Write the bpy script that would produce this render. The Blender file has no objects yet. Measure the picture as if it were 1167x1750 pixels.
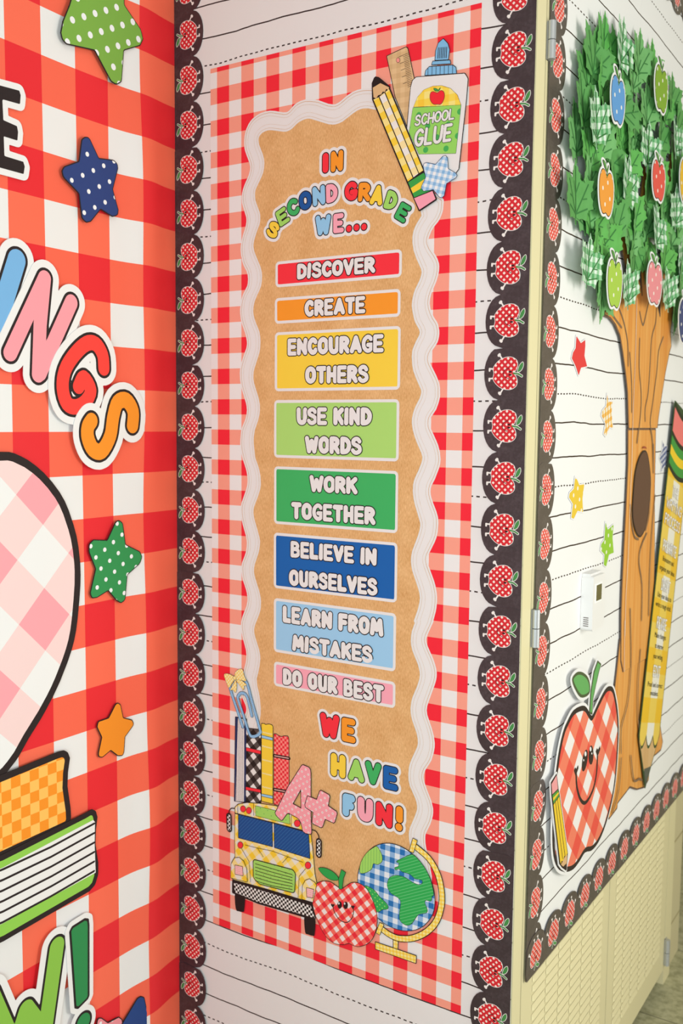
import bpy, math, random
import numpy as np
from mathutils import Vector, Matrix
from mathutils.geometry import tessellate_polygon

random.seed(7)
SC = bpy.context.scene
COL = SC.collection

# ------------------------------------------------------------------ camera, light, exposure
IMW, IMH, FPX = 1167.0, 1750.0, 1671.757
YAW, PITCH, ROLL = -0.572805755, -0.0903491798, 0.00886799033
HC = 1.273                                   # eye height over the floor
CAM = Vector((0.52975, -1.3, HC))
fw = Vector((math.sin(YAW) * math.cos(PITCH), math.cos(YAW) * math.cos(PITCH), math.sin(PITCH)))
r0 = fw.cross(Vector((0, 0, 1))).normalized()
u0 = r0.cross(fw)
cr, sr = math.cos(ROLL), math.sin(ROLL)
RT = r0 * cr + u0 * sr
UP = u0 * cr - r0 * sr
cd = bpy.data.cameras.new('camera')
cam = bpy.data.objects.new('camera', cd)
COL.objects.link(cam)
cam.matrix_world = Matrix(((RT.x, UP.x, -fw.x, CAM.x), (RT.y, UP.y, -fw.y, CAM.y), (RT.z, UP.z, -fw.z, CAM.z), (0, 0, 0, 1)))
cd.sensor_fit = 'HORIZONTAL'
cd.sensor_width = 24.0
cd.lens = FPX * 24.0 / IMW
cd.clip_start = 0.01
cd.dof.use_dof = True
cd.dof.focus_distance = 1.5
cd.dof.aperture_fstop = 5.0
SC.camera = cam

SC.view_settings.view_transform = 'Standard'
SC.view_settings.look = 'None'
SC.view_settings.gamma = 1.0
SC.view_settings.use_curve_mapping = False
SC.view_settings.exposure = 0.0

w = bpy.data.worlds.new('fill_light')
SC.world = w
w.use_nodes = True
w.node_tree.nodes['Background'].inputs[0].default_value = (0.97, 0.97, 0.88, 1)
w.node_tree.nodes['Background'].inputs[1].default_value = 0.40


def area(name, loc, target, sx, sy, power, color):
    l = bpy.data.lights.new(name, 'AREA')
    l.shape = 'RECTANGLE'
    l.size, l.size_y, l.energy, l.color = sx, sy, power, color
    o = bpy.data.objects.new(name, l)
    COL.objects.link(o)
    o.location = loc
    o.rotation_euler = (Vector(target) - Vector(loc)).to_track_quat('-Z', 'Y').to_euler()
    return o


area('side_fill', (1.75, 0.1, 1.2), (0, 0.2, 1.25), 0.9, 1.2, 25, (1.0, 0.97, 0.88))  # added area light hanging in mid-room, brightens the locker fronts
area('fill_light', (0.75, -1.9, 1.12), (-0.2, 0, 1.05), 1.2, 0.9, 24.5, (0.87, 1.0, 1.05))  # added front light behind the camera, brightens the middle face
area('ceiling_fluorescent', (1.0, -1.2, 2.7), (0.4, -0.2, 0.8), 1.4, 0.6, 6, (1.0, 0.93, 0.80))

# ------------------------------------------------------------------ the three wall planes
WL = 0.6566                                  # width of the middle face


class Frame:
    def __init__(s, O, U, V, N):
        s.O, s.U, s.V, s.N = Vector(O), Vector(U), Vector(V), Vector(N)

    def at(s, x, y, n=0.0):
        d = fw + RT * ((x - IMW / 2) / FPX) - UP * ((y - IMH / 2) / FPX)
        t = (n - (CAM - s.O).dot(s.N)) / d.dot(s.N)
        p = CAM + d * t - s.O
        return (p.dot(s.U), p.dot(s.V))

    def mat(s, u, v, n, axu=None, axv=None):
        a = axu or s.U
        b = axv or s.V
        p = s.O + s.U * u + s.V * v + s.N * n
        return Matrix(((a.x, b.x, s.N.x, p.x), (a.y, b.y, s.N.y, p.y), (a.z, b.z, s.N.z, p.z), (0, 0, 0, 1)))


FM = Frame((0, 0, HC), (1, 0, 0), (0, 0, 1), (0, -1, 0))       # middle face
FL = Frame((-WL, 0, HC), (0, 1, 0), (0, 0, 1), (1, 0, 0))      # left wall
FR = Frame((0, 0, HC), (0, 1, 0), (0, 0, 1), (1, 0, 0))        # locker fronts


class Zoom:
    """traces noted in a blown-up crop, brought back to wall metres"""
    def __init__(s, F, ox, oy, k, n=0.0015):
        s.F, s.ox, s.oy, s.k, s.n = F, ox, oy, k, n

    def __call__(s, pts):
        return [s.F.at(s.ox + x / s.k, s.oy + y / s.k, s.n) for x, y in pts]

    def p(s, x, y):
        return s.F.at(s.ox + x / s.k, s.oy + y / s.k, s.n)

    def len(s, x, y, d):
        a, b = s.p(x, y), s.p(x, y + d)
        return math.hypot(a[0] - b[0], a[1] - b[1])


# ------------------------------------------------------------------ 2D shapes
def smooth(pts, closed=True, n=4):
    P = [Vector((p[0], p[1])) for p in pts]
    m = len(P)
    out = []
    rng = range(m) if closed else range(m - 1)
    for i in rng:
        if closed:
            a, b, c, d = P[i - 1], P[i], P[(i + 1) % m], P[(i + 2) % m]
        else:
            a, b, c, d = P[max(i - 1, 0)], P[i], P[i + 1], P[min(i + 2, m - 1)]
        for k in range(n):
            t = k / n
            q = 0.5 * ((2 * b) + (c - a) * t + (2 * a - 5 * b + 4 * c - d) * t * t + (3 * b - a - 3 * c + d) * t ** 3)
            out.append((q.x, q.y))
    if not closed:
        out.append((P[-1].x, P[-1].y))
    return out


class Shape:
    def __init__(s):
        s.it = []

    def poly(s, pts, sub=False):
        s.it.append(('p', np.array(pts, float), 0.0, sub))
        return s

    def stroke(s, pts, r, sub=False):
        s.it.append(('s', np.array(pts, float), r, sub))
        return s

    def bbox(s):
        A = [(i[1].min(0) - i[2], i[1].max(0) + i[2]) for i in s.it if not i[3]]
        lo = np.min([a[0] for a in A], 0)
        hi = np.max([a[1] for a in A], 0)
        return lo, hi

    def sdf(s, X, Y):
        D = np.full(X.shape, 1e9)
        for kind, P, r, sub in s.it:
            A = P if kind == 'p' else P[:-1]
            B = np.roll(P, -1, 0) if kind == 'p' else P[1:]
            if kind == 's' and len(P) == 1:
                A = B = P
            d2 = np.full(X.shape, 1e9)
            ins = np.zeros(X.shape, bool)
            for (ax, ay), (bx, by) in zip(A, B):
                ex, ey = bx - ax, by - ay
                L = ex * ex + ey * ey
                wx, wy = X - ax, Y - ay
                t = np.clip((wx * ex + wy * ey) / L, 0, 1) if L > 0 else 0.0
                d2 = np.minimum(d2, (wx - ex * t) ** 2 + (wy - ey * t) ** 2)
                if kind == 'p' and ay != by:
                    c = (ay > Y) != (by > Y)
                    ins ^= c & (X < ex * (Y - ay) / ey + ax)
            d = np.sqrt(d2)
            d = np.where(ins, -d, d) if kind == 'p' else d - r
            D = np.maximum(D, -d) if sub else np.minimum(D, d)
        return D


MS = {1: [('b', 'l')], 2: [('r', 'b')], 3: [('r', 'l')], 4: [('t', 'r')], 5: [('b', 'l'), ('t', 'r')], 6: [('t', 'b')], 7: [('t', 'l')],
      8: [('l', 't')], 9: [('b', 't')], 10: [('r', 'b'), ('l', 't')], 11: [('r', 't')], 12: [('l', 'r')], 13: [('b', 'r')], 14: [('l', 'b')]}


def rdp(P, eps):
    P = np.array(P)
    n = len(P)
    if n < 5:
        return [tuple(p) for p in P]
    keep = np.zeros(n + 1, bool)
    Q = np.vstack([P, P[:1]])
    far = int(np.argmax(((Q - Q[0]) ** 2).sum(1)))
    keep[0] = keep[n] = keep[far] = True
    st = [(0, far), (far, n)]
    while st:
        a, b = st.pop()
        if b - a < 2:
            continue
        e = Q[b] - Q[a]
        L = math.hypot(*e)
        wv = Q[a + 1:b] - Q[a]
        d = np.abs(wv[:, 0] * e[1] - wv[:, 1] * e[0]) / L if L > 0 else np.hypot(wv[:, 0], wv[:, 1])
        k = int(np.argmax(d))
        if d[k] > eps:
            k += a + 1
            keep[k] = True
            st += [(a, k), (k, b)]
    return [tuple(p) for p, kk in zip(Q[:n], keep[:n]) if kk]


def contour(shape, level=0.0, h=None, eps=None):
    lo, hi = shape.bbox()
    size = max(hi - lo) + 2 * max(level, 0)
    h = h or min(max(size / 80.0, 0.0004), 0.003)
    pad = max(level, 0) + 2.5 * h
    xs = np.arange(lo[0] - pad, hi[0] + pad + h, h)
    ys = np.arange(lo[1] - pad, hi[1] + pad + h, h)
    X, Y = np.meshgrid(xs, ys)
    D = shape.sdf(X, Y) - level
    D[np.abs(D) < 1e-9] = 1e-9
    I = D < 0
    code = I[:-1, :-1] * 1 + I[:-1, 1:] * 2 + I[1:, 1:] * 4 + I[1:, :-1] * 8
    nxt, pos = {}, {}
    for j, i in zip(*np.nonzero((code > 0) & (code < 15))):
        for a, b in MS[int(code[j, i])]:
            ks = []
            for e in (a, b):
                if e == 'b' or e == 't':
                    jj = j + (e == 't')
                    key = (0, jj, i)
                    if key not in pos:
                        t = D[jj, i] / (D[jj, i] - D[jj, i + 1])
                        pos[key] = (xs[i] + h * t, ys[jj])
                else:
                    ii = i + (e == 'r')
                    key = (1, j, ii)
                    if key not in pos:
                        t = D[j, ii] / (D[j, ii] - D[j + 1, ii])
                        pos[key] = (xs[ii], ys[j] + h * t)
                ks.append(key)
            nxt[ks[0]] = ks[1]
    loops = []
    while nxt:
        k0 = next(iter(nxt))
        k, lp = k0, []
        while k in nxt:
            lp.append(pos[k])
            k = nxt.pop(k)
        if len(lp) > 3:
            lp = rdp(lp, eps or h * 0.12)
            if len(lp) > 2:
                loops.append(lp)
    return loops


def ring(loop_sets):
    return [l for s in loop_sets for l in s]


def area2(l):
    return sum(l[i - 1][0] * l[i][1] - l[i][0] * l[i - 1][1] for i in range(len(l)))


# ------------------------------------------------------------------ meshes
class MB:
    def __init__(s, org=(0, 0)):
        s.v, s.f, s.mi, s.mats, s.org = [], [], [], [], org

    def slot(s, m):
        if m not in s.mats:
            s.mats.append(m)
        return s.mats.index(m)

    def face(s, idx, m):
        s.f.append(idx)
        s.mi.append(s.slot(m))

    def _fill(s, loops, z, m, flip=False):
        dep = [sum(1 for j, o in enumerate(loops) if j != i and inside(l[0], o)) for i, l in enumerate(loops)]
        for i, l in enumerate(loops):
            if dep[i] % 2 == 0:
                hol = [h for j, h in enumerate(loops) if dep[j] == dep[i] + 1 and inside(h[0], l)]
                s._fill1([l] + hol, z, m, flip)

    def _fill1(s, loops, z, m, flip):
        vs = [Vector((x - s.org[0], y - s.org[1], 0)) for l in loops for x, y in l]
        base = len(s.v)
        k = 1000.0
        tri = tessellate_polygon([[Vector(((x - s.org[0]) * k, (y - s.org[1]) * k, 0)) for x, y in l] for l in loops])
        s.v += [(p.x, p.y, z) for p in vs]
        for a, b, c in tri:
            A, B, C_ = vs[a], vs[b], vs[c]
            cw = (B - A).cross(C_ - A).z < 0
            s.face((base + a, base + c, base + b) if cw != flip else (base + a, base + b, base + c), m)

    def flat(s, loops, z, m):
        s._fill(loops, z, m)

    def solid(s, loops, z0, z1, m, side=None):
        s._fill(loops, z1, m)
        s._fill(loops, z0, side or m, flip=True)
        side = side or m
        for li, l in enumerate(loops):
            depth = sum(1 for lj, o in enumerate(loops) if lj != li and inside(l[0], o))
            pts = l if (area2(l) > 0) == (depth % 2 == 0) else l[::-1]
            b = len(s.v)
            n = len(pts)
            for x, y in pts:
                s.v.append((x - s.org[0], y - s.org[1], z0))
                s.v.append((x - s.org[0], y - s.org[1], z1))
            for i in range(n):
                j = (i + 1) % n
                s.face((b + 2 * i, b + 2 * j, b + 2 * j + 1, b + 2 * i + 1), side)

    def box(s, x0, x1, y0, y1, z0, z1, m):
        b = len(s.v)
        s.v += [(x - s.org[0], y - s.org[1], z) for z in (z0, z1) for y in (y0, y1) for x in (x0, x1)]
        for q in ((0, 2, 3, 1), (4, 5, 7, 6), (0, 1, 5, 4), (2, 6, 7, 3), (0, 4, 6, 2), (1, 3, 7, 5)):
            s.face(tuple(b + i for i in q), m)

    def mesh(s, name):
        me = bpy.data.meshes.new(name)
        me.from_pydata(s.v, [], s.f)
        for m in s.mats:
            me.materials.append(m)
        me.polygons.foreach_set('material_index', s.mi)
        me.update()
        return me


def inside(p, loop):
    x, y = p
    c = False
    for i in range(len(loop)):
        (ax, ay), (bx, by) = loop[i - 1], loop[i]
        if (ay > y) != (by > y) and x < (bx - ax) * (y - ay) / (by - ay) + ax:
            c = not c
    return c


def tagp(o, label=None, cat=None, group=None, kind=None):
    for k, v in (('label', label), ('category', cat), ('group', group), ('kind', kind)):
        if v:
            o[k] = v
    return o


class Thing:
    """one top-level object on a wall frame; parts share its local frame"""
    def __init__(s, name, label, cat, F, org, n=0.0, group=None, mb=None, axu=None, axv=None):
        s.org, s.F = org, F
        s.o = bpy.data.objects.new(name, mb.mesh(name) if mb else None)
        COL.objects.link(s.o)
        s.o.matrix_world = F.mat(org[0], org[1], n, axu, axv)
        tagp(s.o, label, cat, group)

    def mb(s):
        return MB(s.org)

    def part(s, name, mb, parent=None, label=None):
        o = bpy.data.objects.new(name, mb.mesh(name))
        COL.objects.link(o)
        o.parent = parent or s.o
        if label:
            o['label'] = label
        return o

    def group_part(s, name, label=None):
        o = bpy.data.objects.new(name, None)
        COL.objects.link(o)
        o.parent = s.o
        if label:
            o['label'] = label
        return o


# ------------------------------------------------------------------ materials
def lin(c):
    c = c / 255.0
    return c / 12.92 if c <= 0.04045 else ((c + 0.055) / 1.055) ** 2.4


def C(r, g, b, ref=(230, 225, 222)):
    return tuple(min(0.93, 0.80 * lin(a) / lin(q)) for a, q in zip((r, g, b), ref)) + (1,)


RM, RL, RR = (231, 226, 222), (236, 226, 212), (253, 249, 238)
_mats = {}


def bsdf(name, rough=0.6, spec=0.25):
    m = bpy.data.materials.new(name)
    m.use_nodes = True
    b = m.node_tree.nodes['Principled BSDF']
    b.inputs['Roughness'].default_value = rough
    b.inputs['Specular IOR Level'].default_value = spec
    return m, m.node_tree, b


def mat(c, ref=RM, rough=0.6, spec=0.25, metal=0.0):
    key = (tuple(c), ref, rough, spec, metal)
    if key not in _mats:
        m, nt, b = bsdf('ink_%02x%02x%02x' % tuple(int(x) for x in c), rough, spec)
        b.inputs['Base Color'].default_value = C(*c, ref)
        b.inputs['Metallic'].default_value = metal
        _mats[key] = m
    return _mats[key]


class NG:
    def __init__(s, nt):
        s.nt = nt

    def n(s, t, **kw):
        x = s.nt.nodes.new(t)
        for k, v in kw.items():
            setattr(x, k, v)
        return x

    def math(s, op, a, b=None, c=None):
        x = s.n('ShaderNodeMath', operation=op)
        for i, v in enumerate((a, b, c)):
            if v is None:
                continue
            if isinstance(v, (int, float)):
                x.inputs[i].default_value = v
            else:
                s.nt.links.new(v, x.inputs[i])
        return x.outputs[0]

    def mix(s, f, a, b):
        x = s.n('ShaderNodeMix', data_type='RGBA')
        for sock, v in ((x.inputs[0], f), (x.inputs[6], a), (x.inputs[7], b)):
            if isinstance(v, (tuple, float, int)):
                sock.default_value = v
            else:
                s.nt.links.new(v, sock)
        return x.outputs[2]

    def coords(s, ang=0.0, sx=1.0, sy=1.0, ox=0.0, oy=0.0, src='Object'):
        """object-space x, y rotated by -ang, divided by sx, sy, shifted"""
        tc = s.n('ShaderNodeTexCoord')
        sp = s.n('ShaderNodeSeparateXYZ')
        s.nt.links.new(tc.outputs[src], sp.inputs[0])
        X, Y = sp.outputs[0], sp.outputs[1]
        if ang:
            ca, sa = math.cos(ang), math.sin(ang)
            X, Y = (s.math('ADD', s.math('MULTIPLY', X, ca), s.math('MULTIPLY', Y, sa)),
                    s.math('SUBTRACT', s.math('MULTIPLY', Y, ca), s.math('MULTIPLY', X, sa)))
        X = s.math('MULTIPLY_ADD', X, 1.0 / sx, -ox / sx)
        Y = s.math('MULTIPLY_ADD', Y, 1.0 / sy, -oy / sy)
        return X, Y, tc

    def noise(s, scale, detail=2.0, vec=None, rough=0.5):
        x = s.n('ShaderNodeTexNoise')
        x.inputs['Scale'].default_value = scale
        x.inputs['Detail'].default_value = detail
        x.inputs['Roughness'].default_value = rough
        if vec is not None:
            s.nt.links.new(vec, x.inputs['Vector'])
        return x.outputs['Fac']


def gingham(name, white, mid, dark, px_, py_=None, ox=0.0, oy=0.0, ang=0.0, duty=0.5, ref=RM, rough=0.6, mid2=None, spec=0.25, src='Object'):
    """px_, py_: full repeats; stripes fill `duty` of each repeat, starting at ox, oy"""
    py_ = py_ or px_
    m, nt, b = bsdf(name, rough, spec)
    g = NG(nt)
    X, Y, _ = g.coords(ang, px_, py_, ox, oy, src)
    a = g.math('LESS_THAN', g.math('FRACT', X), duty)
    c = g.math('LESS_THAN', g.math('FRACT', Y), duty)
    col = g.mix(a, C(*white, ref), C(*mid, ref))
    col2 = g.mix(a, C(*(mid2 or mid), ref), C(*dark, ref))
    nt.links.new(g.mix(c, col, col2), b.inputs['Base Color'])
    return m


def checker(name, c1, c2, px_, py_=None, ox=0.0, oy=0.0, ang=0.0, ref=RM):
    return gingham(name, c1, c2, c1, px_, py_, ox, oy, ang, 0.5, ref)


def dots(name, bg, fg, pitch, r, ang=0.785, ox=0.0, oy=0.0, ref=RM, core=None):
    m, nt, b = bsdf(name)
    g = NG(nt)
    X, Y, _ = g.coords(ang, pitch, pitch, ox, oy)
    dx = g.math('SUBTRACT', g.math('FRACT', X), 0.5)
    dy = g.math('SUBTRACT', g.math('FRACT', Y), 0.5)
    d = g.math('SQRT', g.math('ADD', g.math('MULTIPLY', dx, dx), g.math('MULTIPLY', dy, dy)))
    col = g.mix(g.math('LESS_THAN', d, r / pitch), C(*bg, ref), C(*fg, ref))
    if core:
        col = g.mix(g.math('LESS_THAN', d, r * 0.3 / pitch), col, C(*core, ref))
    nt.links.new(col, b.inputs['Base Color'])
    return m


def stripes(name, bg, fg, pitch, duty, ang=0.0, ref=RM):
    m, nt, b = bsdf(name)
    g = NG(nt)
    X, Y, _ = g.coords(ang, pitch, pitch)
    col = g.mix(g.math('LESS_THAN', g.math('FRACT', X), duty), C(*bg, ref), C(*fg, ref))
    nt.links.new(col, b.inputs['Base Color'])
    return m


def lined_paper(name, base, line, period, vref, ref, wob, dash, seed):
    m, nt, b = bsdf(name, 0.7, 0.2)
    g = NG(nt)
    X, Y, tc = g.coords()
    mp = g.n('ShaderNodeMapping')
    mp.inputs['Scale'].default_value = (5.0, 3.0, 1.0)
    mp.inputs['Location'].default_value = (seed, seed, 0.37)
    nt.links.new(tc.outputs['Object'], mp.inputs[0])
    nz = g.noise(1.6, 3.0, mp.outputs[0])
    wobble = g.math('MULTIPLY', g.math('SUBTRACT', nz, 0.5), wob)
    t = g.math('ADD', g.math('SUBTRACT', Y, vref), wobble)
    f = g.math('FRACT', g.math('ADD', g.math('DIVIDE', t, period), 0.1))
    hw = 0.0011 / period
    s1 = g.math('COMPARE', f, 0.1, hw)
    s2 = g.math('COMPARE', f, 0.1 + 0.626, hw)
    dsh = g.math('MULTIPLY', g.math('COMPARE', f, 0.1 + 0.313, hw), g.math('LESS_THAN', g.math('FRACT', g.math('DIVIDE', X, dash)), 0.52))
    k = g.math('MINIMUM', g.math('ADD', g.math('ADD', s1, s2), dsh), 1.0)
    nt.links.new(g.mix(k, C(*base, ref), C(*line, ref)), b.inputs['Base Color'])
    bp = g.n('ShaderNodeBump')
    bp.inputs['Strength'].default_value = 0.12
    bp.inputs['Distance'].default_value = 0.02
    nt.links.new(g.noise(3.0, 2.0, tc.outputs['Object']), bp.inputs['Height'])
    nt.links.new(bp.outputs[0], b.inputs['Normal'])
    return m


def kraft_mat():
    m, nt, b = bsdf('kraft_paper', 0.75, 0.15)
    g = NG(nt)
    tc = g.n('ShaderNodeTexCoord')
    mp = g.n('ShaderNodeMapping')
    mp.inputs['Scale'].default_value = (620.0, 170.0, 1.0)
    mp.inputs['Rotation'].default_value = (0, 0, 0.12)
    nt.links.new(tc.outputs['Object'], mp.inputs[0])
    f = g.noise(1.0, 3.0, mp.outputs[0], 0.6)
    f2 = g.noise(28.0, 3.0, tc.outputs['Object'])
    k = g.math('ADD', g.math('MULTIPLY', f, 0.75), g.math('MULTIPLY', f2, 0.35))
    r = g.n('ShaderNodeMapRange')
    r.inputs[1].default_value, r.inputs[2].default_value = 0.34, 0.78
    nt.links.new(k, r.inputs[0])
    nt.links.new(g.mix(r.outputs[0], C(204, 148, 88), C(240, 194, 138)), b.inputs['Base Color'])
    return m


def chalk_mat(name, base, ref, rough=0.38):
    m, nt, b = bsdf(name, rough, 0.45)
    g = NG(nt)
    tc = g.n('ShaderNodeTexCoord')
    f = g.noise(220.0, 4.0, tc.outputs['Object'], 0.7)
    f2 = g.noise(30.0, 3.0, tc.outputs['Object'], 0.6)
    k = g.math('MULTIPLY', f, f2)
    r = g.n('ShaderNodeMapRange')
    r.inputs[1].default_value, r.inputs[2].default_value = 0.2, 0.5
    nt.links.new(k, r.inputs[0])
    lo = C(*base, ref)
    hi = C(*[c + 26 for c in base], ref)
    nt.links.new(g.mix(r.outputs[0], lo, hi), b.inputs['Base Color'])
    return m


def wood_print(name, a, bcol, ref, sx=60.0, sy=2.0):
    m, nt, b = bsdf(name, 0.4, 0.35)
    g = NG(nt)
    tc = g.n('ShaderNodeTexCoord')
    mp = g.n('ShaderNodeMapping')
    mp.inputs['Scale'].default_value = (sx, sy, 1)
    nt.links.new(tc.outputs['Object'], mp.inputs[0])
    f = g.noise(1.5, 3.0, mp.outputs[0])
    r = g.n('ShaderNodeMapRange')
    r.inputs[1].default_value, r.inputs[2].default_value = 0.35, 0.65
    nt.links.new(f, r.inputs[0])
    nt.links.new(g.mix(r.outputs[0], C(*a, ref), C(*bcol, ref)), b.inputs['Base Color'])
    return m


INK = (36, 26, 26)
K = mat(INK)
WHT = mat((232, 227, 223))

# ------------------------------------------------------------------ structure
def wbox(name, x0, x1, y0, y1, z0, z1, m):
    mb = MB()
    mb.box(x0, x1, y0, y1, z0, z1, m)
    o = bpy.data.objects.new(name, mb.mesh(name))
    COL.objects.link(o)
    o['kind'] = 'structure'
    return o


wall_m = mat((222, 214, 200), RM, 0.8)


def block_wall():
    m, nt, b = bsdf('painted_block', 0.5, 0.3)
    g = NG(nt)
    tc = g.n('ShaderNodeTexCoord')
    sp = g.n('ShaderNodeSeparateXYZ')
    nt.links.new(tc.outputs['Object'], sp.inputs[0])
    f = g.math('FRACT', g.math('DIVIDE', sp.outputs[2], 0.2))
    k = g.math('COMPARE', f, 0.5, 0.012)
    nt.links.new(g.mix(k, C(222, 208, 160, RR), C(176, 160, 112, RR)), b.inputs['Base Color'])
    return m


def floor_mat():
    m, nt, b = bsdf('floor_tile', 0.35, 0.4)
    g = NG(nt)
    X, Y, tc = g.coords(0, 0.305, 0.305)
    e = g.math('MAXIMUM', g.math('COMPARE', g.math('FRACT', X), 0.5, 0.005), g.math('COMPARE', g.math('FRACT', Y), 0.5, 0.005))
    f = g.noise(45.0, 4.0, tc.outputs['Object'], 0.65)
    r = g.n('ShaderNodeMapRange')
    r.inputs[1].default_value, r.inputs[2].default_value = 0.42, 0.62
    nt.links.new(f, r.inputs[0])
    col = g.mix(r.outputs[0], C(196, 190, 148, RR), C(160, 156, 116, RR))
    nt.links.new(g.mix(e, col, C(120, 116, 90, RR)), b.inputs['Base Color'])
    return m


wbox('floor', -3.2, 4.2, -4.2, 3.2, -0.1, 0.0, floor_mat())
wbox('wall_left', -WL - 0.12, -WL - 0.002, -3.0, 0.6, 0.0, 2.6, wall_m)
wbox('wall_right', -0.6, -0.01, 0.953, 1.07, 0.0, 2.6, block_wall())
wbox('wall_back', -0.6, 2.4, 1.9, 2.0, 0.0, 2.6, block_wall())

# ------------------------------------------------------------------ lockers
CR = (243, 229, 176)
cream = mat(CR, RR, 0.42, 0.4)
silver = mat((205, 205, 200), RR, 0.35, 0.5, 0.6)
gap_m = mat((60, 54, 40), RR, 0.8)

locker = Thing('locker', 'cream metal locker with two louvred doors, covered with lined paper and apple border', 'locker', FR, (0, -HC))
mb = locker.mb()
# carcass: side panel (the face that carries the tall poster), back, inner bottom
mb.box(0.002, 0.93, -1.24, 1.25, -WL, -0.022, cream)
locker.part('body', mb)
mb = locker.mb()
mb.box(0.0, 0.032, -HC, 1.25, -0.0215, 0.0, cream)
locker.part('frame_post', mb)
mb = locker.mb()
mb.box(0.897, 0.95, -HC, 1.25, -0.0215, 0.0, cream)
mb.box(0.93, 0.95, -HC, 1.25, -0.3, -0.022, cream)
locker.part('frame_post', mb)


def louvre_panel(y0, y1, ncol, vt, vb, pitch):
    mb = locker.mb()
    wcol = (y1 - y0) / ncol
    nrow = int((vt - vb) / pitch)
    ou, ov = mb.org
    for c in range(ncol):
        a, b = y0 + c * wcol + 0.002, y0 + (c + 1) * wcol - 0.003
        for r in range(nrow):
            z1 = vt - r * pitch
            z0 = z1 - pitch * 0.60
            i = len(mb.v)
            mb.v += [(x - ou, z - ov, d) for x, z, d in ((a, z1, 0.0), (b, z1, 0.0), (b, z0, 0.0), (a, z0, 0.0), (b - 0.0040, z0 + 0.0010, 0.0031), (a + 0.0040, z0 + 0.0010, 0.0031))]
            for q in ((0, 5, 4, 1), (3, 2, 4, 5), (0, 3, 5), (1, 4, 2)):
                mb.face(tuple(i + k for k in q), cream)
    return mb


for (y0, y1, l0, l1, hy, hv, lab) in ((0.036, 0.4635, 0.078, 0.425, 0.0385, ((0.5055, 0.5565), (-0.3235, -0.268)), None),
                                      (0.4675, 0.893, 0.505, 0.85, 0.897, ((-1.2245, -1.164),), None)):
    mb = locker.mb()
    mb.box(y0, y1, -1.237, 1.24, -0.021, -0.0005, cream)
    d = locker.part('door', mb)
    locker.part('louvre_panel', louvre_panel(l0, l1, 6, -0.852, -1.19, 0.0158), d)
    for v0, v1 in hv:
        mb = locker.mb()
        n = 14
        for s0, s1 in ((v0, (v0 + v1) / 2 - 0.0006), ((v0 + v1) / 2 + 0.0006, v1)):
            b = len(mb.v)
            for i in range(n):
                a = 2 * math.pi * i / n
                for vv in (s0, s1):
                    mb.v.append((hy + 0.006 * math.cos(a), vv + HC, 0.006 + 0.006 * math.sin(a)))
            for i in range(n):
                j = (i + 1) % n
                mb.face((b + 2 * i, b + 2 * j, b + 2 * j + 1, b + 2 * i + 1), silver)
            mb.face(tuple(b + 2 * i + 1 for i in range(n)), silver)
            mb.face(tuple(b + 2 * i for i in range(n))[::-1], silver)
        mb.box(hy - 0.004, hy + 0.012, v0, v1, 0.0, 0.0015, silver)
        locker.part('hinge', mb, d, 'silver steel hinge')


# ------------------------------------------------------------------ paper sheets on the walls
def sheet(name, label, cat, F, u0_, u1_, v0_, v1_, m, n0=0.0004, th=0.0008, disp=None, nu=1, nv=1):
    t = Thing(name, label, cat, F, (0, 0), n0)
    mb = t.mb()
    if disp is None:
        mb.box(u0_, u1_, v0_, v1_, 0, th, m)
    else:
        for j in range(nv + 1):
            for i in range(nu + 1):
                u = u0_ + (u1_ - u0_) * i / nu
                v = v0_ + (v1_ - v0_) * j / nv
                mb.v.append((u, v, th + disp(u, v)))
        for j in range(nv):
            for i in range(nu):
                a = j * (nu + 1) + i
                mb.face((a, a + 1, a + nu + 2, a + nu + 1), m)
    t.o.data = None
    me = mb.mesh(name)
    for p in me.polygons:
        p.use_smooth = disp is not None
    if disp is not None:                     # distance along the curling sheet, so the print follows the curl
        uv = me.uv_layers.new(name='sheet')
        for lp in me.loops:
            c = me.vertices[lp.vertex_index].co
            uv.data[lp.index].uv = (c.x if c.x < -0.09 else -0.09 + (c.x + 0.09) * 0.72, c.y)
    o = bpy.data.objects.new(name, me)
    COL.objects.link(o)
    o.matrix_world = t.o.matrix_world.copy()
    tagp(o, label, cat)
    bpy.data.objects.remove(t.o)
    return o


paperM = lined_paper('lined_paper_ink', (231, 226, 222), (62, 50, 48), 0.1398, 0.0801 - 0.0888, RM, 0.012, 0.0107, 1.7)
paperR = lined_paper('lined_paper_ink_bright', (253, 249, 238), (74, 58, 44), 0.1415, 0.0925 - 0.0894, RR, 0.010, 0.0125, 4.1)
sheet('lined_paper', 'white handwriting paper with black rules behind the tall classroom poster', 'paper', FM, -WL + 0.0015, -0.002, -1.26, 1.2, paperM)
sheet('lined_paper', 'white handwriting paper behind the red star and the thermostat, near locker door', 'paper', FR, 0.058, 0.4652, -0.842, 0.85, paperR)
sheet('lined_paper', 'white handwriting paper behind the big yellow pencil poster, far locker door', 'paper', FR, 0.4655, 1.035, -0.842, 0.85, paperR)


def curl(u, v):
    k = math.exp(-((u + 0.075) / 0.036) ** 2)
    return 0.008 * k * (1 + 0.35 * math.sin(v * 7.0) + 0.25 * math.sin(v * 17 + 1)) + 0.002 * math.sin(u * 16 + v * 3) * min(1, -u * 4) + 0.0004


back_m = gingham('backdrop_gingham', (236, 226, 212), (250, 106, 74), (233, 40, 44), 0.1325, 0.1382, -0.2220, 0.2596 - 0.0691, ref=RL, rough=0.5, src='UV', mid2=(247, 100, 70))
sheet('gingham_backdrop', 'large red and white gingham backdrop sheet covering the left wall', 'backdrop', FL, -1.3, -0.001, -1.26, 1.2, back_m, disp=curl, nu=130, nv=110)

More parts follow.
